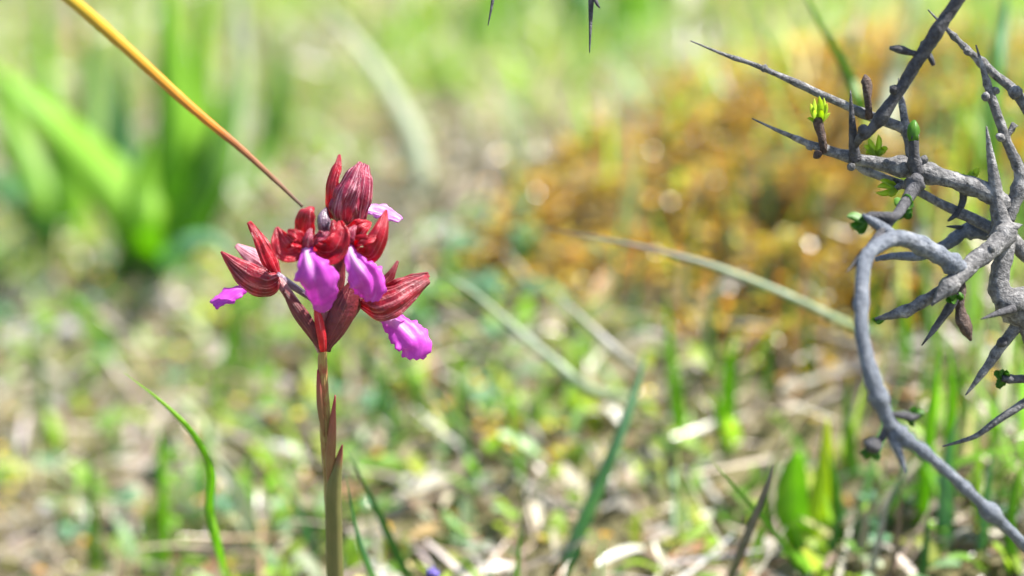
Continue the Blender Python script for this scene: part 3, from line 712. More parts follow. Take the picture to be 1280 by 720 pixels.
def leaves(parent, px, py, d, items, mat='young_leaf', w=9):
    """items: (dx, dy, dd, width factor) tips relative to the cluster foot, px"""
    for dx, dy, dd, wf in items:
        a = P(px, py, D0 + d * 0.001); b = P(px + dx, py + dy, D0 + (d + dd) * 0.001)
        m_ = (a + b) / 2 + UPV * 0.0006 * (1 if dy < 0 else -1) + RGT * 0.0004 * np.sign(dx)
        g = blade_geo([a, m_, b], w * wf * px1, unit(-FWD + 0.5 * RGT * np.sign(dx) * -1 + 0.3 * UPV), 12, 0.5, 'leaf')
        mesh('leaf', g[0], g[1], M[mat], parent, uv=g[2])

trunk = twig('trunk', shrub, [(1262, 292, 0), (1252, 330, 0), (1250, 360, 0), (1264, 379, 0), (1290, 402, 2), (1330, 450, 6)], [11, 12, 13.5, 17, 20, 22], sides=14, jit=0.12)
g = tube_geo([P(1330, 450, D0 + 0.006), np.array([0.165, 0.44, 0.10]), base_s + np.array([0, 0, 0.03]), base_s + np.array([0, 0, -0.008])], [22 * px1, 23 * px1, 26 * px1, 30 * px1], 14, 50, 0.12, 99)
mesh('trunk', g[0], g[1], M['bark'], shrub, uv=g[2])
b = twig('branch', shrub, [(863, 51, 4), (905, 68, 4), (953, 85, 3), (1033, 121, 2), (1080, 142, 2), (1127, 160, 1), (1136, 172, 1)], [0.8, 2.2, 3.4, 4.8, 6.2, 6.8, 5], 'bark', 0.08)
nub(b, 955, 85, 3, 4.2); nub(b, 1036, 122, 0.5, 3.6); nub(b, 1000, 106, 3, 3.0)
bud = twig('bud', b, [(1086, 148, 1), (1085, 130, 0), (1084, 118, 0), (1083, 106, 0), (1082, 98, 0), (1081, 93, 0)], [5.5, 4.0, 5.8, 6.0, 4.2, 0.9], 'bud_scale', 0.22)
main = twig('branch', shrub, [(940, 148, -1), (972, 163, -1), (1010, 179, -1), (1060, 196, 0), (1093, 203, 0), (1153, 214, 0), (1195, 227, 0), (1240, 243, 0), (1256, 262, 0)], [0.8, 2.4, 4.2, 7.2, 8.2, 11, 11.2, 12, 11], sides=12)
twig('thorn', main, [(1069, 200, -1), (1067, 180, -3), (1065, 150, -5), (1063, 113, -6)], [8, 6.2, 4.2, 0.8], 'bark_dark_shaded', 0.06)
twig('thorn', main, [(1139, 208, 0), (1136, 180, 0), (1130, 145, 1), (1123, 98, 2)], [6, 5.6, 4.8, 0.8], 'bark', 0.08)
sh = twig('shoot', main, [(1030, 190, -1), (1028, 176, -2), (1025, 164, -2), (1023, 154, -2), (1023, 147, -2)], [6, 4.6, 5.2, 6.8, 4], 'bud_scale', 0.2)
leaves(sh, 1023, 156, -2, [(-10, -27, -1, 1), (-5, -33, 0, 1), (1, -36, -1, 1.1), (7, -34, 1, 1), (11, -27, 0, 1), (4, -20, -3, 1.2), (-6, -20, -2, 1.1), (15, -15, 0, 0.7), (-14, -8, 0, 0.6)])
sh = twig('shoot', main, [(1147, 218, -3), (1143, 200, -4), (1142, 175, -5), (1142, 158, -5)], [8, 7, 6.5, 5], 'bark_dark_shaded', 0.14)
twig('bud', sh, [(1142, 176, -5), (1141, 166, -5), (1142, 156, -5), (1143, 150, -5)], [6.5, 7.2, 5.5, 1.5], 'dark_leaf', 0.12)
nub(main, 1155, 200, -1, 5); nub(main, 1064, 209, -2, 5); nub(main, 1022, 193, -2, 5, 'bud_scale'); nub(main, 1012, 184, -1, 4); nub(main, 1108, 203, -2, 4)
leaves(main, 1096, 194, 2, [(-17, -12, 0, 1), (-10, -22, 1, 1.1), (2, -26, 0, 0.9), (14, -8, -1, 1.1), (-14, -2, 0, 0.9), (8, -3, -2, 1)])
leaves(main, 1210, 228, 2, [(4, -16, 0, 1), (14, -18, 0, 1.1), (-8, -10, 0, 0.9), (9, -8, -2, 1)])
lower = twig('branch', shrub, [(1062, 200, 3), (1073, 208, 3), (1096, 219, 3), (1143, 237, 3), (1185, 259, 3), (1227, 279, 2), (1252, 291, 1)], [3, 4.5, 5.2, 5.4, 6, 7.5, 8], sides=10)
twig('thorn', lower, [(1204, 238, 1), (1204, 250, 2), (1197, 266, 2), (1185, 276, 1)], [5, 4.5, 4, 1.4], 'bark_dark_shaded', 0.12)
twig('shoot', lower, [(1137, 236, 2), (1128, 232, 1), (1120, 236, 0)], [4, 3.6, 3], 'bark', 0.2)
leaves(lower, 1122, 236, 0, [(-26, -2, 0, 1), (-22, -11, 0, 1), (-12, 6, -1, 1), (-28, 5, 0, 0.9), (-10, -10, 1, 0.8)])
front = twig('branch', shrub, [(1204, -14, -16), (1197, 0, -15), (1176, 32, -14), (1153, 67, -12), (1123, 115, -10), (1095, 155, -8), (1076, 172, -6), (1070, 182, -3)], [7.5, 8, 8.2, 8.5, 7, 6, 5.5, 3], 'bark_dark_shaded', 0.10)
tw = twig('shoot', front, [(1151, 68, -12), (1138, 66, -12), (1124, 62, -12), (1112, 60, -12)], [4.2, 3.4, 5.5, 2.4], 'bark_dark_shaded', 0.15)
twig('shoot', front, [(1156, 62, -12), (1163, 72, -12), (1167, 82, -12)], [4, 3.6, 2], 'bark_dark_shaded', 0.12)
nub(front, 1118, 112, -11, 6, 'bark_dark_shaded'); nub(front, 1079, 163, -7, 7, 'bark_dark_shaded'); nub(front, 1157, 58, -12, 7, 'bark_dark_shaded')
# the front branch arches on above the frame and carries two hanging thorns further left
arch = twig('branch', shrub, [(1204, -14, -16), (1190, -70, -16), (1100, -120, -12), (900, -110, -6), (740, -70, -2), (600, -62, 0)], [7.5, 7.5, 7, 6, 5, 3], 'bark_dark_shaded', 0.08)
twig('thorn', arch, [(741, -74, -2), (740, -30, -2), (739, 0, -2), (737, 66, -2)], [5, 4, 3.6, 0.7], 'bark_dark_shaded', 0.05)
twig('thorn', arch, [(622, -66, 0), (620, -30, 0), (616, 0, 0), (610, 32, 0)], [4, 3, 2.2, 0.6], 'bark_dark_shaded', 0.05)
twig('thorn', arch, [(741, -10, -2), (746, 4, -3), (750, 10, -3)], [3, 2.4, 0.8], 'bark_dark_shaded', 0.05)
# the front branch is joined to the trunk beyond the frame on the right
g = tube_geo([P(1204, -14, D0 - 0.016), P(1260, -90, D0 - 0.012), P(1340, 40, D0 - 0.004), P(1360, 300, D0 + 0.002), P(1325, 446, D0 + 0.006)], [7.5 * px1, 9 * px1, 11 * px1, 13 * px1, 15 * px1], 10, 70, 0.1, 98)
mesh('branch', g[0], g[1], M['bark_dark_shaded'], shrub, uv=g[2])
r1 = twig('branch', shrub, [(1160, 12, 3), (1184, 37, 3), (1210, 63, 3), (1245, 94, 3), (1272, 118, 3), (1300, 170, 3), (1330, 260, 3), (1356, 300, 2)], [0.9, 2.6, 4.2, 5.6, 7, 8, 9, 9], 'bark', 0.08)
nub(r1, 1209, 64, 2, 5); nub(r1, 1270, 116, 2, 7.5)
r2 = twig('branch', shrub, [(1220, 56, -2), (1229, 88, -2), (1238, 117, -2), (1257, 173, -1), (1272, 205, 0), (1276, 222, 0), (1268, 252, 0), (1259, 275, 0)], [0.9, 3, 5, 6.2, 7.5, 8.5, 9, 9.5], 'bark', 0.10)
nub(r2, 1232, 121, -3, 5); nub(r2, 1244, 113, -2, 5); nub(r2, 1251, 172, -2, 5)
twig('shoot', r2, [(1258, 172, -1), (1264, 163, -1), (1269, 155, -1)], [3.6, 3.2, 3.6], 'bark', 0.3)
twig('thorn', trunk, [(1257, 296, -1), (1249, 270, -1), (1245, 235, -1), (1238, 195, -2), (1233, 158, -3)], [12.5, 11, 8.5, 5, 1], 'bark', 0.08, 12)
twig('branch', shrub, [(1262, 296, 1), (1274, 308, 2), (1290, 322, 3), (1345, 330, 4), (1362, 312, 3)], [10, 10, 10, 10, 9], 'bark')
low2 = twig('branch', shrub, [(1246, 296, 5), (1228, 291, 5), (1208, 289, 6), (1188, 303, 6), (1168, 313, 7), (1148, 320, 7), (1118, 320, 8), (1094, 324, 8)], [8, 8.5, 9, 7.5, 6, 6, 5, 3.2], 'bark_skyshade', 0.12)
twig('thorn', low2, [(1212, 288, 6), (1198, 284, 5), (1183, 283, 4)], [4.5, 3, 0.8], 'bark_dark_shaded', 0.06)
lit = twig('branch', shrub, [(1262, 286, -2), (1250, 302, -4), (1236, 313, -6), (1216, 329, -8), (1199, 344, -10), (1182, 362, -12), (1164, 382, -13)], [11, 12.5, 12, 11.5, 11, 8, 1.5], 'bark', 0.08, 12)
nub(lit, 1240, 311, -8, 5)
sp = twig('shoot', lit, [(1190, 352, -9), (1168, 367, -9), (1142, 384, -9), (1118, 393, -9), (1094, 399, -9)], [6, 6, 7, 5.5, 2], 'bark', 0.14)
leaves(sp, 1108, 395, -9, [(-18, 4, 0, 0.8), (-14, 8, -1, 0.7)], 'dark_leaf')
leaves(lit, 1196, 366, -9, [(-14, 10, -2, 1.1), (-4, 14, -2, 1), (8, 6, -2, 1), (-10, 2, -3, 1)], 'dark_leaf')
twig('thorn', lit, [(1196, 366, -8), (1188, 382, -8), (1172, 406, -8), (1152, 432, -8)], [6, 5.5, 4, 0.8], 'bark_dark_shaded', 0.1)
twig('bud', lit, [(1200, 352, -7), (1200, 375, -7), (1202, 393, -7), (1207, 408, -7), (1214, 426, -7)], [6, 5.5, 6, 9, 1.5], 'bud_scale', 0.2)
blue = twig('branch', shrub, [(1206, 338, -9), (1190, 330, -11), (1171, 317, -13), (1143, 303, -16), (1120, 298, -20), (1096, 308, -23), (1082, 325, -26), (1077, 362, -30), (1077, 410, -33), (1086, 460, -34), (1100, 500, -34), (1114, 535, -33)], [10, 11, 10.5, 10, 10, 9.5, 9, 9, 8.6, 8.6, 8.6, 8], 'bark_skyshade', 0.07, 12)
twig('branch', blue, [(1120, 298, -18), (1104, 286, -19), (1090, 276, -20), (1078, 268, -20)], [8, 7, 5.5, 2], 'bark_skyshade', 0.08)
twig('thorn', blue, [(1082, 270, -20), (1098, 270, -19), (1116, 272, -18), (1128, 262, -12)], [3, 5.5, 6.5, 5], 'bark_dark_shaded', 0.1)
twig('shoot', blue, [(1147, 222, -4), (1137, 244, -7), (1122, 266, -14), (1102, 289, -20), (1080, 316, -24), (1058, 340, -28)], [8, 8, 6, 5, 3.4, 0.8], 'bark_dark_shaded', 0.07)
leaves(blue, 1130, 262, -10, [(-12, -14, 0, 1.3), (2, -20, 0, 1.3), (12, -10, 0, 1.2), (-10, 6, 0, 1.3), (10, 6, -1, 1.3)], 'dark_leaf', 11)
leaves(blue, 1084, 278, -20, [(-26, -8, 0, 1.2), (-22, 2, 0, 1.3), (-12, 14, 0, 1)], 'dark_leaf', 11)
twig('branch', blue, [(1112, 530, -33), (1119, 553, -33), (1126, 572, -33), (1132, 592, -33)], [7, 6.5, 4.5, 1.5], 'bark_skyshade', 0.06)
fork = twig('branch', shrub, [(1112, 528, -33), (1132, 548, -33), (1157, 566, -32), (1182, 588, -31), (1207, 611, -29), (1240, 642, -25), (1275, 676, -20), (1300, 700, -14), (1320, 745, -6), (1330, 800, 4), (1340, 900, 20)], [7.5, 7.2, 7, 6.8, 6.6, 6.6, 7, 7.5, 9, 10, 10], 'bark_skyshade', 0.07)
nub(blue, 1091, 556, -33, 9, 'bark_dark_shaded'); nub(blue, 1108, 515, -33, 7, 'bark_dark_shaded')
tw = twig('shoot', blue, [(1112, 530, -33), (1102, 548, -33), (1092, 556, -33), (1082, 560, -32)], [6, 4, 4, 2], 'bark_dark_shaded', 0.15)
tw2 = twig('shoot', blue, [(1108, 518, -33), (1126, 519, -33), (1140, 522, -32), (1150, 519, -32)], [4.5, 4.2, 5, 2], 'bark_dark_shaded', 0.2)
leaves(blue, 1136, 522, -32, [(10, -12, 0, 1.2), (20, -4, 0, 1.2), (6, 8, 0, 1)], 'dark_leaf')
leaves(blue, 1090, 560, -33, [(-10, 14, 0, 1.2), (6, 16, 0, 1.2), (-16, 4, 0, 1)], 'dark_leaf')
nub(blue, 1084, 462, -34, 5, 'bark_dark_shaded')
twig('thorn', trunk, [(1266, 386, -6), (1252, 390, -10), (1240, 394, -12), (1226, 399, -14)], [5.5, 4.4, 3, 0.7], 'bark_dark_shaded', 0.06)
low3 = twig('branch', shrub, [(1282, 396, 2), (1268, 412, 2), (1250, 434, 2), (1236, 456, 2), (1222, 474, 2), (1207, 494, 2)], [10, 8, 6.5, 5.6, 4, 0.8], 'bark', 0.1)
nub(low3, 1252, 428, 0, 6, 'bark_dark_shaded')
st = twig('branch', shrub, [(1345, 462, 6), (1300, 473, 4), (1278, 474, 3), (1262, 474, 2), (1252, 473, 2)], [8, 6, 5.4, 5, 4], 'bark_dark_shaded', 0.1)
leaves(st, 1256, 474, 2, [(-14, -6, 0, 1.2), (-12, 6, 0, 1.2), (-4, -11, -1, 1.1), (-5, 10, 1, 1.1), (2, -8, -2, 1)], 'dark_leaf', 10)
st = twig('branch', shrub, [(1350, 470, 6), (1310, 484, 5), (1280, 504, 5), (1252, 522, 5), (1223, 543, 6), (1200, 552, 7), (1178, 558, 8)], [8, 6.5, 5.5, 5, 3.6, 2.6, 1], 'bark', 0.06)

# ------------------------------------------------------------------ single blades, leaves and straws one can pick out
def plant_pts(pts):
    out = []
    r, d = ground_hit(pts[0][0], pts[0][1])
    out.append(r - np.array([0, 0, 0.004])); out.append(r + np.array([0, 0, 0.001]))
    for q in pts[1:]: out.append(P(q[0], q[1], q[2]))
    return out, r
def single(name, pts, width, mat, label, cat='grass blade', group=None, fold=0.28, prof='blade', twist=0.0, nrm=None, planted=True, parent=None):
    """pts: first (px, py) on the ground, then (px, py, depth); width in px at the middle depth"""
    if planted:
        pp, r = plant_pts(pts)
    else:
        pp = [P(*q) for q in pts]; r = pp[0]
    w = width * K * np.mean([q[2] for q in pts[1:]])
    g = blade_geo(pp, w, nrm, 30, fold, prof, twist)
    if parent is not None: return tag(mesh(name, g[0], g[1], M[mat], parent, origin=r, uv=g[2]), label)
    return tag(mesh(name, g[0], g[1], M[mat], origin=r, uv=g[2]), label, cat, group)

B = 'grass_shoot'
single(B, [(285, 735), (274, 690, 0.505), (262, 640, 0.495), (264, 590, 0.485), (243, 545, 0.478), (205, 505, 0.472), (155, 466, 0.468)], 13, 'grass_bright', 'slender green blade curling over to the left below the dry orange stem')
single(B, [(520, 745), (495, 690, 0.53), (465, 625, 0.51), (432, 560, 0.50)], 14, 'grass_deep', 'dark green blade leaning against the lower orchid stem')
single(B, [(478, 745), (462, 712, 0.50), (445, 660, 0.488), (432, 592, 0.475)], 10, 'grass_teal', 'pale edged narrow blade standing just beside the orchid stem')
single(B, [(700, 735), (722, 670, 0.545), (752, 600, 0.535), (780, 530, 0.53), (800, 470, 0.53), (808, 440, 0.53)], 21, 'grass_teal', 'broad blue green blade leaning right over the beige litter', twist=0.5)
single(B, [(645, 745), (647, 710, 0.51), (649, 680, 0.505), (651, 650, 0.50)], 7, 'grass', 'short fine upright blade between the orchid and the broad blade')
single(B, [(700, 750), (712, 712, 0.505), (722, 695, 0.50), (728, 680, 0.498)], 8, 'grass_deep', 'short dark blade crossing the foot of the broad blue green blade')
single(B, [(752, 745), (754, 715, 0.505), (753, 690, 0.50)], 8, 'grass_pale', 'short pale blade tip right of the broad blue green blade')
single(B, [(1010, 735), (985, 690, 0.52), (955, 650, 0.505), (915, 605, 0.49), (886, 572, 0.48)], 9, 'grass', 'arching green blade with a bleached tip beside the dark dry spike')
single('grass_spike', [(905, 745), (920, 705, 0.505), (940, 655, 0.49), (958, 610, 0.48), (967, 580, 0.475)], 12, 'straw_dark', 'dark grey dry grass spike leaning right', 'grass spike', prof='leaf', fold=0.6)
single('dry_grass_shoot', [(1110, 428), (1060, 405, 0.545), (980, 368, 0.54), (900, 336, 0.535), (830, 316, 0.53), (760, 300, 0.525), (655, 281, 0.52)], 11, 'two_tone', 'long half dried blade with blackish tip lying across the golden moss', 'grass blade')
single('dry_grass_shoot', [(820, 508), (740, 488, 0.575), (690, 450, 0.57), (640, 408, 0.57), (590, 365, 0.57), (545, 335, 0.57)], 14, 'grey_green', 'long grey green blade slanting down over the moss edge', 'grass blade')
single('dry_straw', [(808, 470), (785, 452, 0.575), (740, 410, 0.57), (690, 362, 0.57)], 15, 'straw_white', 'bleached flat straw blade slanting over the golden moss', 'straw')
single('dry_stalk', [(630, 506), (642, 470, 0.66), (657, 400, 0.69), (660, 330, 0.72), (648, 230, 0.77), (620, 130, 0.82), (580, 55, 0.88), (530, -15, 0.94)], 17, 'tan_green', 'tall tan stalk arching up and away behind the orchid', 'stalk', fold=0.7)
single(B, [(528, 250), (522, 190, 0.80), (490, 120, 0.80), (450, 60, 0.80), (385, -10, 0.80)], 30, 'grass_pale', 'wide whitish blade arching over the blurred meadow', twist=0.4)
single('grass_stalk', [(1092, 200), (1082, 150, 0.56), (1062, 95, 0.55), (1040, 55, 0.545), (1012, 5, 0.54), (1000, -20, 0.535)], 14, 'grass', 'green grass stem with darker ear rising behind the thorny twigs', 'grass stem', fold=0.7)
single('grass_stalk', [(1050, 190), (1062, 70, 0.66), (1075, 20, 0.66), (1085, -20, 0.66)], 10, 'straw_grey', 'thin grey stalk behind the thorny twigs', 'grass stem', fold=0.7)
single(B, [(1105, 210), (1120, 90, 0.72), (1138, 20, 0.70), (1146, -30, 0.70)], 28, 'grass_pale', 'wide whitish blade behind the fork of the dark thorny branch')
single(B, [(1235, 215), (1242, 110, 0.60), (1254, 30, 0.60), (1262, -30, 0.60)], 26, 'grass_teal', 'wide bluish grass blade behind the forked thorny twigs')
single(B, [(1238, 330), (1241, 200, 0.58), (1246, 80, 0.58), (1248, -30, 0.58)], 16, 'grass', 'tall straight green blade behind the forked thorny twigs')
# blades standing in the moss and by the shrub
up = [  # foot x, foot y, tip x, tip y, width, material
 (852, 562, 832, 365, 14, 'grass_bright'), (905, 566, 922, 402, 13, 'grass_bright'), (908, 570, 884, 476, 10, 'grass_bright'), (912, 560, 936, 400, 10, 'grass'),
 (955, 505, 962, 400, 9, 'grass'), (893, 470, 882, 380, 10, 'grass_teal'), (895, 430, 905, 330, 9, 'grass_teal'), (938, 400, 958, 315, 9, 'grass_teal'),
 (862, 400, 884, 230, 7, 'grass'), (915, 330, 908, 200, 7, 'grass_teal'), (1012, 480, 1020, 380, 10, 'grass'), (1068, 600, 1062, 470, 12, 'grass'),
 (1150, 660, 1178, 430, 15, 'grass_bright'), (1182, 640, 1186, 420, 14, 'grass_bright'), (1248, 600, 1250, 480, 13, 'grass_bright'), (1180, 690, 1196, 520, 18, 'grass_teal'),
 (1052, 690, 1034, 560, 14, 'grass'), (1030, 720, 1046, 620, 10, 'grass_deep'), (1008, 730, 990, 650, 9, 'grass'), (1210, 560, 1196, 430, 12, 'grass'),
 (1128, 480, 1120, 350, 12, 'grass_bright'), (1160, 430, 1166, 300, 14, 'grass'), (1210, 420, 1214, 300, 13, 'grass_bright'), (1092, 430, 1100, 330, 12, 'grass'),
 (1110, 660, 1150, 560, 9, 'grass_teal'), (1075, 720, 1100, 610, 9, 'straw'), (1085, 735, 1128, 590, 8, 'straw_white'), (1110, 740, 1126, 598, 7, 'straw_brown'),
 (1262, 720, 1276, 580, 13, 'grass'), (1225, 700, 1240, 560, 11, 'grass_teal'), (1150, 735, 1160, 640, 10, 'grass_deep'), (875, 560, 862, 455, 8, 'straw'),
 (820, 640, 800, 520, 8, 'straw_grey'), (960, 660, 975, 560, 8, 'grass'), (790, 430, 812, 300, 8, 'grass_teal'), (985, 420, 1000, 290, 8, 'grass'),
 (960, 300, 955, 190, 8, 'grass_teal'), (1010, 300, 1030, 200, 9, 'grass')]
names = {'grass_bright': 'yellow green', 'grass': 'mid green', 'grass_teal': 'bluish green', 'grass_deep': 'dark green', 'straw': 'straw coloured', 'straw_white': 'bleached white', 'straw_brown': 'brown', 'straw_grey': 'grey'}
for k, (fx, fy, tx, ty, w, m_) in enumerate(up):
    r, d = ground_hit(fx, fy)
    ln = math.hypot(tx - fx, ty - fy)
    dd = d - 0.10 * (fy - ty) / 720.0
    sx = random.uniform(-8, 8)
    if fx < 1030: where = 'standing in the golden moss' + (' above the half dried blade' if fy < 360 else ' beside the seedling' if fx > 950 and fy > 600 else ' below the half dried blade')
    else: where = 'standing among the thorny twigs' + (' behind the curved bluish branch' if fy < 500 else ' under the forked branch end' if fy > 620 else ' inside the bluish loop')
    single(B, [(fx, fy), (fx + (tx - fx) * 0.33 + sx * 0.7, fy + (ty - fy) * 0.36, d - (d - dd) * 0.36), (fx + (tx - fx) * 0.62 + sx, fy + (ty - fy) * 0.7, d - (d - dd) * 0.7), (tx, ty, dd)], w * 1.35, m_,
           'thin %s grass blade %s' % (names[m_], where), 'grass blade', 'upright %s blades %s' % (names[m_], where))
def zone2(px, py):
    if px > 430: return 'behind the lower orchid stem' if px < 520 else 'between orchid stem and broad blue green blade'
    if py < 530 and px > 250: return 'below the side flower with the drooping hood'
    if px > 300: return 'close to the foot of the orchid stem'
    if px > 195: return 'just beside the curling green blade'
    return 'near the whitish pebbles' if py < 600 else 'in the litter away from the curling blade'
# lower left blades
left = [(205, 720, 200, 530, 16, 'grass_bright'), (118, 720, 112, 560, 16, 'grass'), (330, 700, 260, 560, 20, 'grass_pale'), (300, 500, 296, 350, 18, 'grass'), (270, 520, 300, 380, 14, 'grass_bright'),
        (395, 700, 350, 600, 14, 'grass_teal'), (250, 640, 262, 520, 12, 'grass_bright'), (60, 560, 40, 420, 16, 'grass'), (140, 440, 60, 360, 22, 'grass_bright'), (190, 600, 230, 540, 18, 'grass_teal'),
        (500, 560, 440, 420, 12, 'grass_teal'), (540, 540, 470, 420, 14, 'grass'), (600, 600, 520, 470, 10, 'grass_teal'), (455, 560, 500, 440, 10, 'grass'), (330, 420, 300, 260, 16, 'grass')]
for fx, fy, tx, ty, w, m_ in left:
    r, d = ground_hit(fx, fy); dd = d - 0.12 * (fy - ty) / 720.0
    single(B, [(fx, fy), (fx + (tx - fx) * 0.3, fy + (ty - fy) * 0.4, d - (d - dd) * 0.4), (fx + (tx - fx) * 0.6, fy + (ty - fy) * 0.75, d - (d - dd) * 0.75), (tx, ty, dd)], w, m_,
           '%s grass blade %s' % ({'grass_pale': 'whitish'}.get(m_) or names[m_], zone2(fx, fy)), 'grass blade', '%s blades %s' % ({'grass_pale': 'whitish'}.get(m_) or names[m_], zone2(fx, fy)))
# broad leaves
def plant(name, px, py, label, cat='plant'):
    return tag(empty(name, ground_hit(px, py)[0]), label, cat)
def bl(par, pts, w, mat, prof='leaf', nrm=None):
    single('leaf', pts, w, mat, None, parent=par, prof=prof, nrm=nrm)
lp = plant('leafy_plant', 195, 342, 'broad leaved bright green plant crossed by the dry orange stalk')
bl(lp, [(205, 345), (185, 290, 0.80), (120, 210, 0.79), (50, 140, 0.78), (-30, 70, 0.78)], 78, 'grass_bright', nrm=unit(-FWD + UPV * 0.8))
bl(lp, [(180, 345), (158, 260, 0.80), (150, 170, 0.80), (146, 78, 0.80)], 52, 'grass_deep')
bl(lp, [(205, 335), (220, 200, 0.82), (215, 80, 0.82), (205, -60, 0.82)], 62, 'grass_bright')
bl(lp, [(215, 335), (260, 240, 0.81), (282, 160, 0.81), (300, 60, 0.82)], 54, 'grass')
bl(lp, [(190, 350), (180, 290, 0.78), (178, 230, 0.78), (188, 170, 0.78)], 50, 'grass_bright')
bl(lp, [(200, 350), (215, 320, 0.74), (260, 300, 0.73), (300, 330, 0.73)], 30, 'grass_teal')
lp = plant('leafy_plant', 250, 290, 'pale whitish green plant behind the broad leaved bright green plant')
bl(lp, [(255, 295), (288, 180, 0.88), (298, 60, 0.88), (296, -40, 0.88)], 36, 'grass_pale')
bl(lp, [(250, 295), (252, 180, 0.90), (250, 60, 0.90), (262, -50, 0.90)], 40, 'grass_bright')
bl(lp, [(262, 290), (330, 200, 0.90), (350, 120, 0.90), (345, 30, 0.90)], 40, 'grass')
lp = plant('leafy_plant', 75, 305, 'green plant with spreading leaves left of the broad leaved plant')
bl(lp, [(85, 310), (85, 230, 0.86), (60, 130, 0.87), (50, -20, 0.88)], 46, 'grass_bright')
bl(lp, [(70, 305), (30, 262, 0.80), (0, 228, 0.80), (-40, 215, 0.80)], 46, 'grass_deep', nrm=unit(-FWD + UPV))
bl(lp, [(75, 300), (110, 200, 0.88), (116, 90, 0.90), (100, -10, 0.90)], 40, 'grass')
bl(lp, [(70, 300), (20, 180, 0.88), (-10, 90, 0.90)], 44, 'grass_bright')
lp = plant('leafy_plant', 768, 86, 'far plant with two broad green leaves behind the longer hanging thorn')
bl(lp, [(765, 85), (745, 40, 1.0), (720, -10, 1.0), (690, -60, 1.0)], 64, 'grass_deep')
bl(lp, [(772, 85), (785, 30, 1.0), (790, -20, 1.0), (792, -80, 1.0)], 70, 'grass_bright')
bl(lp, [(785, 80), (822, 20, 1.02), (835, -40, 1.02)], 50, 'grass')
lp = plant('leafy_plant', 608, 66, 'far bright leaved plant behind the shorter hanging thorn tip')
bl(lp, [(606, 66), (610, 20, 1.05), (615, -40, 1.05)], 60, 'grass_bright')
bl(lp, [(612, 66), (640, 20, 1.05), (660, -30, 1.05)], 50, 'grass')
lp = plant('leafy_plant', 1010, 700, 'seedling with one rounded and one pointed leaf near the shrub foot')
bl(lp, [(1008, 700), (992, 650, 0.535), (990, 610, 0.53), (996, 566, 0.525)], 42, 'grass_bright', 'round')
bl(lp, [(1014, 700), (1025, 640, 0.54), (1032, 580, 0.535), (1034, 522, 0.53)], 34, 'young_leaf')

# straws lying on the ground
def lying(name, a, b, w, mat, label, cat, group=None, lift=0.004, bow=0.004, prof='straw', fold=0.4):
    A, _ = ground_hit(*a); Bq, _ = ground_hit(*b)
    A = A + np.array([0, 0, lift * 0.4]); Bq = Bq + np.array([0, 0, lift])
    m1 = (A + Bq) / 2; m1[2] = max(m1[2], hgt(m1[0], m1[1])) + bow
    sidev = unit(np.cross(Bq - A, [0, 0, 1])); m1 = m1 + sidev * random.uniform(-0.004, 0.004)
    d = np.dot((A + Bq) / 2 - CAM, FWD)
    g = blade_geo([A, m1, Bq], w * K * d, unit(np.array([random.uniform(-0.3, 0.3), -0.5, 1])), 14, fold, prof)
    return tag(mesh(name, g[0], g[1], M[mat], origin=A, uv=g[2]), label, cat, group)
lying('dead_leaf', (488, 648), (575, 612), 26, 'straw_white', 'bleached folded dead leaf lying right of the orchid stem', 'dead leaf', prof='leaf', fold=0.6)
lying('dead_leaf', (262, 640), (305, 618), 34, 'straw_white', 'bleached dead leaf beside the curling green blade', 'dead leaf', prof='leaf')
lying('dry_straw', (590, 600), (612, 640), 15, 'straw_grey', 'short curved grey straw right of the bleached folded leaf', 'straw')
lying('dry_straw', (622, 505), (650, 440), 17, 'straw', 'short pale straw at the foot of the tall tan stalk', 'straw')
lying('dry_straw', (840, 590), (905, 650), 16, 'straw_white', 'bent pale straw between the broad blade and the arching blade', 'straw')
lying('dry_straw', (800, 520), (870, 500), 13, 'straw', 'pale straw lying below the upright moss blades', 'straw')
lying('dry_straw', (850, 400), (945, 350), 16, 'straw_grey', 'grey straw under the half dried blade', 'straw')
lying('dry_straw', (880, 690), (1010, 715), 14, 'straw_white', 'pale straw at the foot of the dark dry spike', 'straw')
lying('dry_straw', (1040, 470), (1270, 440), 16, 'straw_white', 'long pale straw lying behind the curved bluish branch', 'straw')
lying('dry_straw', (690, 640), (640, 600), 14, 'straw_grey', 'grey curled straw left of the broad blade', 'straw')
lying('dry_straw', (1190, 560), (1270, 545), 16, 'grass_pale', 'whitish flat blade lying under the lower thorny twigs', 'straw')
lying('dry_straw', (1218, 690), (1280, 655), 12, 'straw_white', 'white curved straw near the buried end of the branch', 'straw')
def zone(px, py):
    if px > 1050: return 'under the thorny twigs'
    if px > 860: return 'beside the seedling and dark spike' if py > 560 else 'on the golden moss'
    if px > 660: return 'around the broad blue green blade' if py > 480 else 'under the half dried blade'
    if px > 430: return 'between orchid and broad blue green blade' if py > 500 else 'right of the orchid flowers'
    if px > 290: return 'close to the orchid stem'
    if px > 150: return 'around the curling green blade'
    return 'near the whitish pebbles'
cols = [('straw', 'pale'), ('straw_white', 'bleached'), ('straw_grey', 'grey'), ('straw_brown', 'brown')]
for k in range(110):
    px_, py_ = random.uniform(-20, 1290), random.uniform(380, 715)
    an = random.uniform(0, 3.14); L_ = random.uniform(30, 95)
    m_, nm = random.choice(cols)
    lying('dry_straw', (px_, py_), (px_ + L_ * math.cos(an), py_ + 0.5 * L_ * math.sin(an)), random.uniform(6, 12), m_, 'short %s straw lying in the litter %s' % (nm, zone(px_, py_)), 'straw', '%s straws %s' % (nm, zone(px_, py_)), lift=random.uniform(0.002, 0.008), bow=random.uniform(0.001, 0.006))

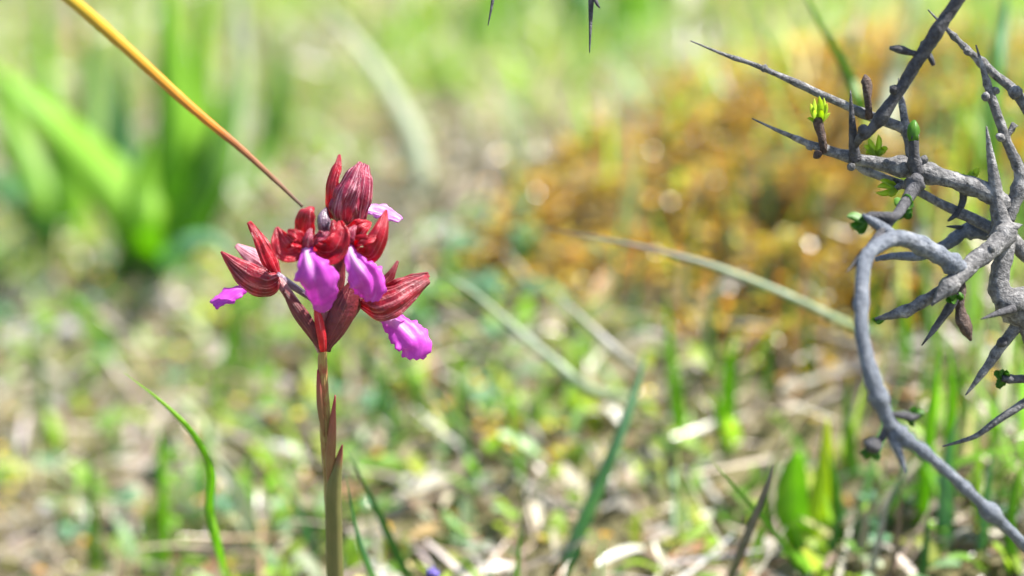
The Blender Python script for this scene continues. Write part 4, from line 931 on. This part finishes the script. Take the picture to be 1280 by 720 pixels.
# stones
def stone(px, py, sx, sy, label, group=None):
    r, d = ground_hit(px, py); rs = np.random.default_rng(int(px * 7 + py))
    nlat, nlon = 8, 12; V = []
    for i in range(nlat + 1):
        th = math.pi * i / nlat
        for j in range(nlon):
            ph = 2 * math.pi * j / nlon
            q = np.array([math.sin(th) * math.cos(ph), math.sin(th) * math.sin(ph), math.cos(th)])
            k_ = 1 + 0.12 * math.sin(3 * q[0] + px) + 0.10 * math.sin(5 * q[1] + 2 * q[2] + py) + rs.normal(0, 0.03)
            V.append(q * k_)
    V = np.array(V) * np.array([sx, sx * 0.8, sy]) * 0.5 * K * d + r + np.array([0, 0, sy * 0.32 * K * d])
    F = [(i * nlon + j, (i + 1) * nlon + j, (i + 1) * nlon + (j + 1) % nlon, i * nlon + (j + 1) % nlon) for i in range(nlat) for j in range(nlon)]
    return tag(mesh('pebble', V, F, M['stone'], origin=r), label, 'pebble', group)
stone(36, 432, 66, 32, 'flat whitish pebble lying left of the leafless litter patch')
stone(92, 430, 44, 38, 'small rounded whitish pebble beside the flat whitish pebble')
for px_, py_, s_ in [(120, 488, 20), (185, 545, 24), (318, 610, 20), (210, 390, 22), (60, 640, 22), (350, 480, 18), (728, 512, 14), (540, 500, 16), (690, 545, 16), (700, 565, 14), (825, 525, 16), (590, 690, 16), (20, 560, 26), (150, 660, 18), (960, 640, 12), (470, 530, 16)]:
    stone(px_, py_, s_, s_ * 0.7, 'tiny pale pebble half sunk in the litter', 'tiny pale pebbles in the litter')

# clover
def clover(px, py, s, mat, label, group):
    r, d = ground_hit(px, py); u = K * d * s
    hgt_ = random.uniform(0.006, 0.014)
    root = tag(empty('clover', r), label, 'clover', group)
    topc = r + np.array([random.uniform(-0.003, 0.003), random.uniform(-0.003, 0.003), hgt_])
    g = tube_geo([r - np.array([0, 0, 0.002]), (r + topc) / 2 + np.array([0.001, 0, 0]), topc], [0.0005, 0.0004, 0.0004], 6, 8)
    mesh('stalk', g[0], g[1], M['grass'], root, uv=g[2])
    a0 = random.uniform(0, 6.28)
    for k in range(3):
        a = a0 + k * 2.094
        e = topc + np.array([math.cos(a) * u, math.sin(a) * u, 0.002])
        g = blade_geo([topc, (topc + e) / 2 + np.array([0, 0, 0.0008]), e], u * 0.95, (0, 0, 1), 10, 0.35, 'round')
        mesh('leaflet', g[0], g[1], M[mat], root, uv=g[2])
for k in range(26):
    px_, py_ = random.gauss(600, 50), random.gauss(400, 70)
    m_ = random.choice(['grass', 'grass_teal', 'grass_teal']); cz = ('level with the orchid flowers' if py_ < 430 else 'below the orchid flowers') + (' near the moss edge' if px_ > 610 else ' near the orchid'); clover(px_, py_, random.uniform(16, 26), m_, '%s three leaved clover %s' % (names[m_], cz), '%s clovers %s' % (names[m_], cz))
for k in range(14):
    px_, py_ = random.uniform(1040, 1280), random.uniform(620, 715)
    m_ = random.choice(['grass_bright', 'grass', 'grass_teal']); clover(px_, py_, random.uniform(12, 20), m_, '%s three leaved clover at the foot of the thorny shrub' % names[m_], '%s clovers at the shrub foot' % names[m_])
for k in range(26):
    px_, py_ = random.uniform(0, 480), random.uniform(420, 715)
    m_ = random.choice(['grass_bright', 'grass', 'grass_teal']); clover(px_, py_, random.uniform(14, 24), m_, '%s three leaved clover in the litter %s' % (names[m_], zone(px_, py_)), '%s clovers %s' % (names[m_], zone(px_, py_)))

# the tip of a small violet flower
rv, dv = P(541, 745, 0.50), 0.5
rv = np.array([rv[0], rv[1] + 0.01, hgt(rv[0], rv[1] + 0.01)])
vf = tag(empty('violet_flower', rv), 'tiny violet flower tip poking up right of the orchid stem', 'flower')
tipv = P(541, 707, 0.495)
g = tube_geo([rv - np.array([0, 0, 0.003]), (rv + tipv) / 2, P(541, 724, 0.495)], [0.0006, 0.0006, 0.0006], 6, 12)
mesh('stalk', g[0], g[1], M['grass'], vf, uv=g[2])
for dx, dy in ((-6, 3), (0, 0), (6, 5), (3, 10)):
    g = blade_geo([P(541, 724, 0.495), P(541 + dx * 0.7, 716 + dy * 0.4, 0.493), P(541 + dx, 707 + dy, 0.495)], 9 * px1, -FWD, 10, 0.5, 'leaf')
    mesh('petal', g[0], g[1], M['violet'], vf, uv=g[2])
